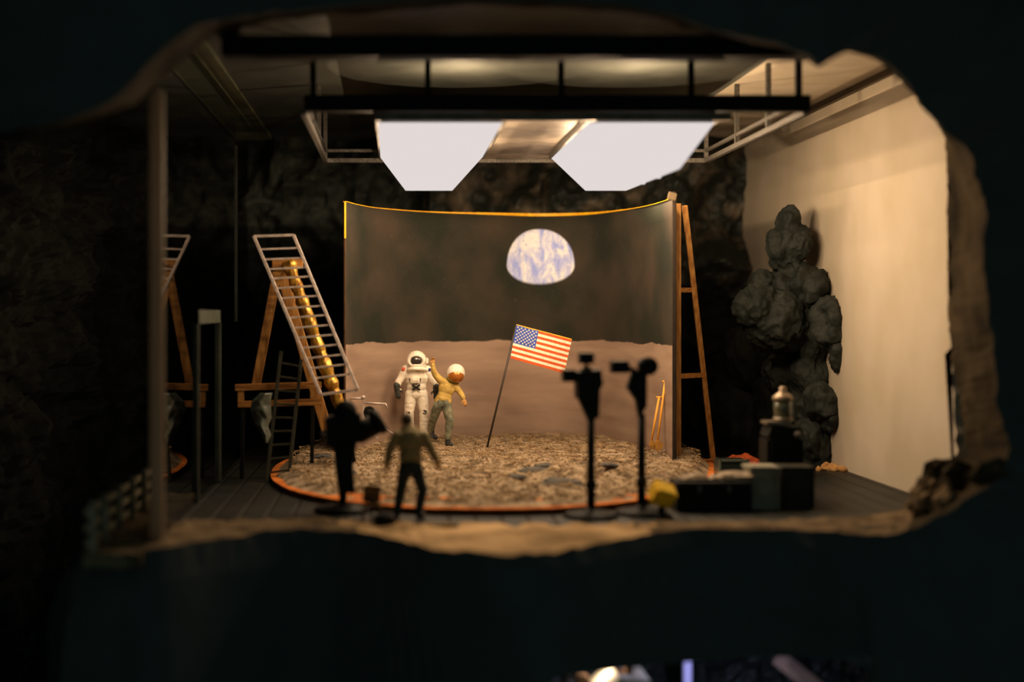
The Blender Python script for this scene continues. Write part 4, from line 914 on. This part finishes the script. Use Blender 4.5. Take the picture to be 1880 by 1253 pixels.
# ------------------------------------------------------------------ the second opening below
bm = bmesh.new(); boxr(bm, -2, 9, 17.6, 27, -4.9, -4.6); struct(obj('trim_6', bm, m_rockb))
def lowback(u, v):
    x = -1 + 10 * u; z = -4.8 + 4.0 * v; p = (x, 1, z); return (x, 23.2 - .5 * ridge(p, .9) - .15 * fbm(p, 3), z)
struct(grid_surface('trim_7', lowback, 90, 40, m_rockb, False))
point((4.4, 20.2, -2.3), 60, (.55, .60, 1.0), 0, 'blue_bulb'); point((3.0, 20.4, -2.4), 14, (1.0, .8, .6), 0, 'warm_bulb')
a = W(1262, 1215, 21.5)
bm = bmesh.new(); cone(bm, (a.x, 21.5, -4.6), (a.x, 21.5, a.z + .6), .075, .075, 18); tag(obj('pipe', bm, mat('lavender_pipe', rgb(205, 195, 235), rough=.4), None, True), 'pale lavender upright pipe in the lower opening at bottom edge', 'pipe')
a = W(1150, 1236, 20.0); s = empty('tent', (a.x, 20.2, -4.6), 'small cream pitched tent roof in the lower opening at bottom edge', 'tent')
bm = bmesh.new(); prism(bm, [(a.x - .42, a.z - .30), (a.x - .12, a.z - .02), (a.x + .02, a.z - .05), (a.x + .30, a.z - .06), (a.x + .5, a.z - .4)], 19.8, 20.8); obj('roof', bm, mat('cream_cloth', rgb(240, 226, 196), rough=.8), s)
bm = bmesh.new(); boxr(bm, a.x - .38, a.x + .42, 19.85, 20.75, -4.6, a.z - .30); obj('wall_cloth', bm, bpy.data.materials['cream_cloth'], s)
bm = bmesh.new(); prism(bm, [(a.x + .02, a.z - .05), (a.x, a.z + .08), (a.x + .05, a.z + .04), (a.x + .10, a.z + .10), (a.x + .12, a.z - .04)], 20.1, 20.3); obj('finial', bm, m_wood, s)
a = W(1068, 1240, 20.3); bm = bmesh.new(); boxr(bm, a.x - .09, a.x + .09, 20.2, 20.4, -4.6, a.z, .02); tag(obj('post', bm, mat('tan_post', rgb(190, 150, 120), rough=.8)), 'tan square post left of the tent in the lower opening', 'post')
bm = bmesh.new(); bar(bm, W(1430, 1208, 20.2), W(1512, 1275, 19.8), .22, .2); bar(bm, W(1512, 1275, 19.8), (W(1520, 0, 19.8).x, 19.8, -4.6), .2, .2); tag(obj('sloping_beam', bm, mat('pink_tan_beam', rgb(176, 140, 118), rgb(120, 96, 84), 5, .8)), 'pinkish tan sloping beam at right end of lower opening', 'beam')
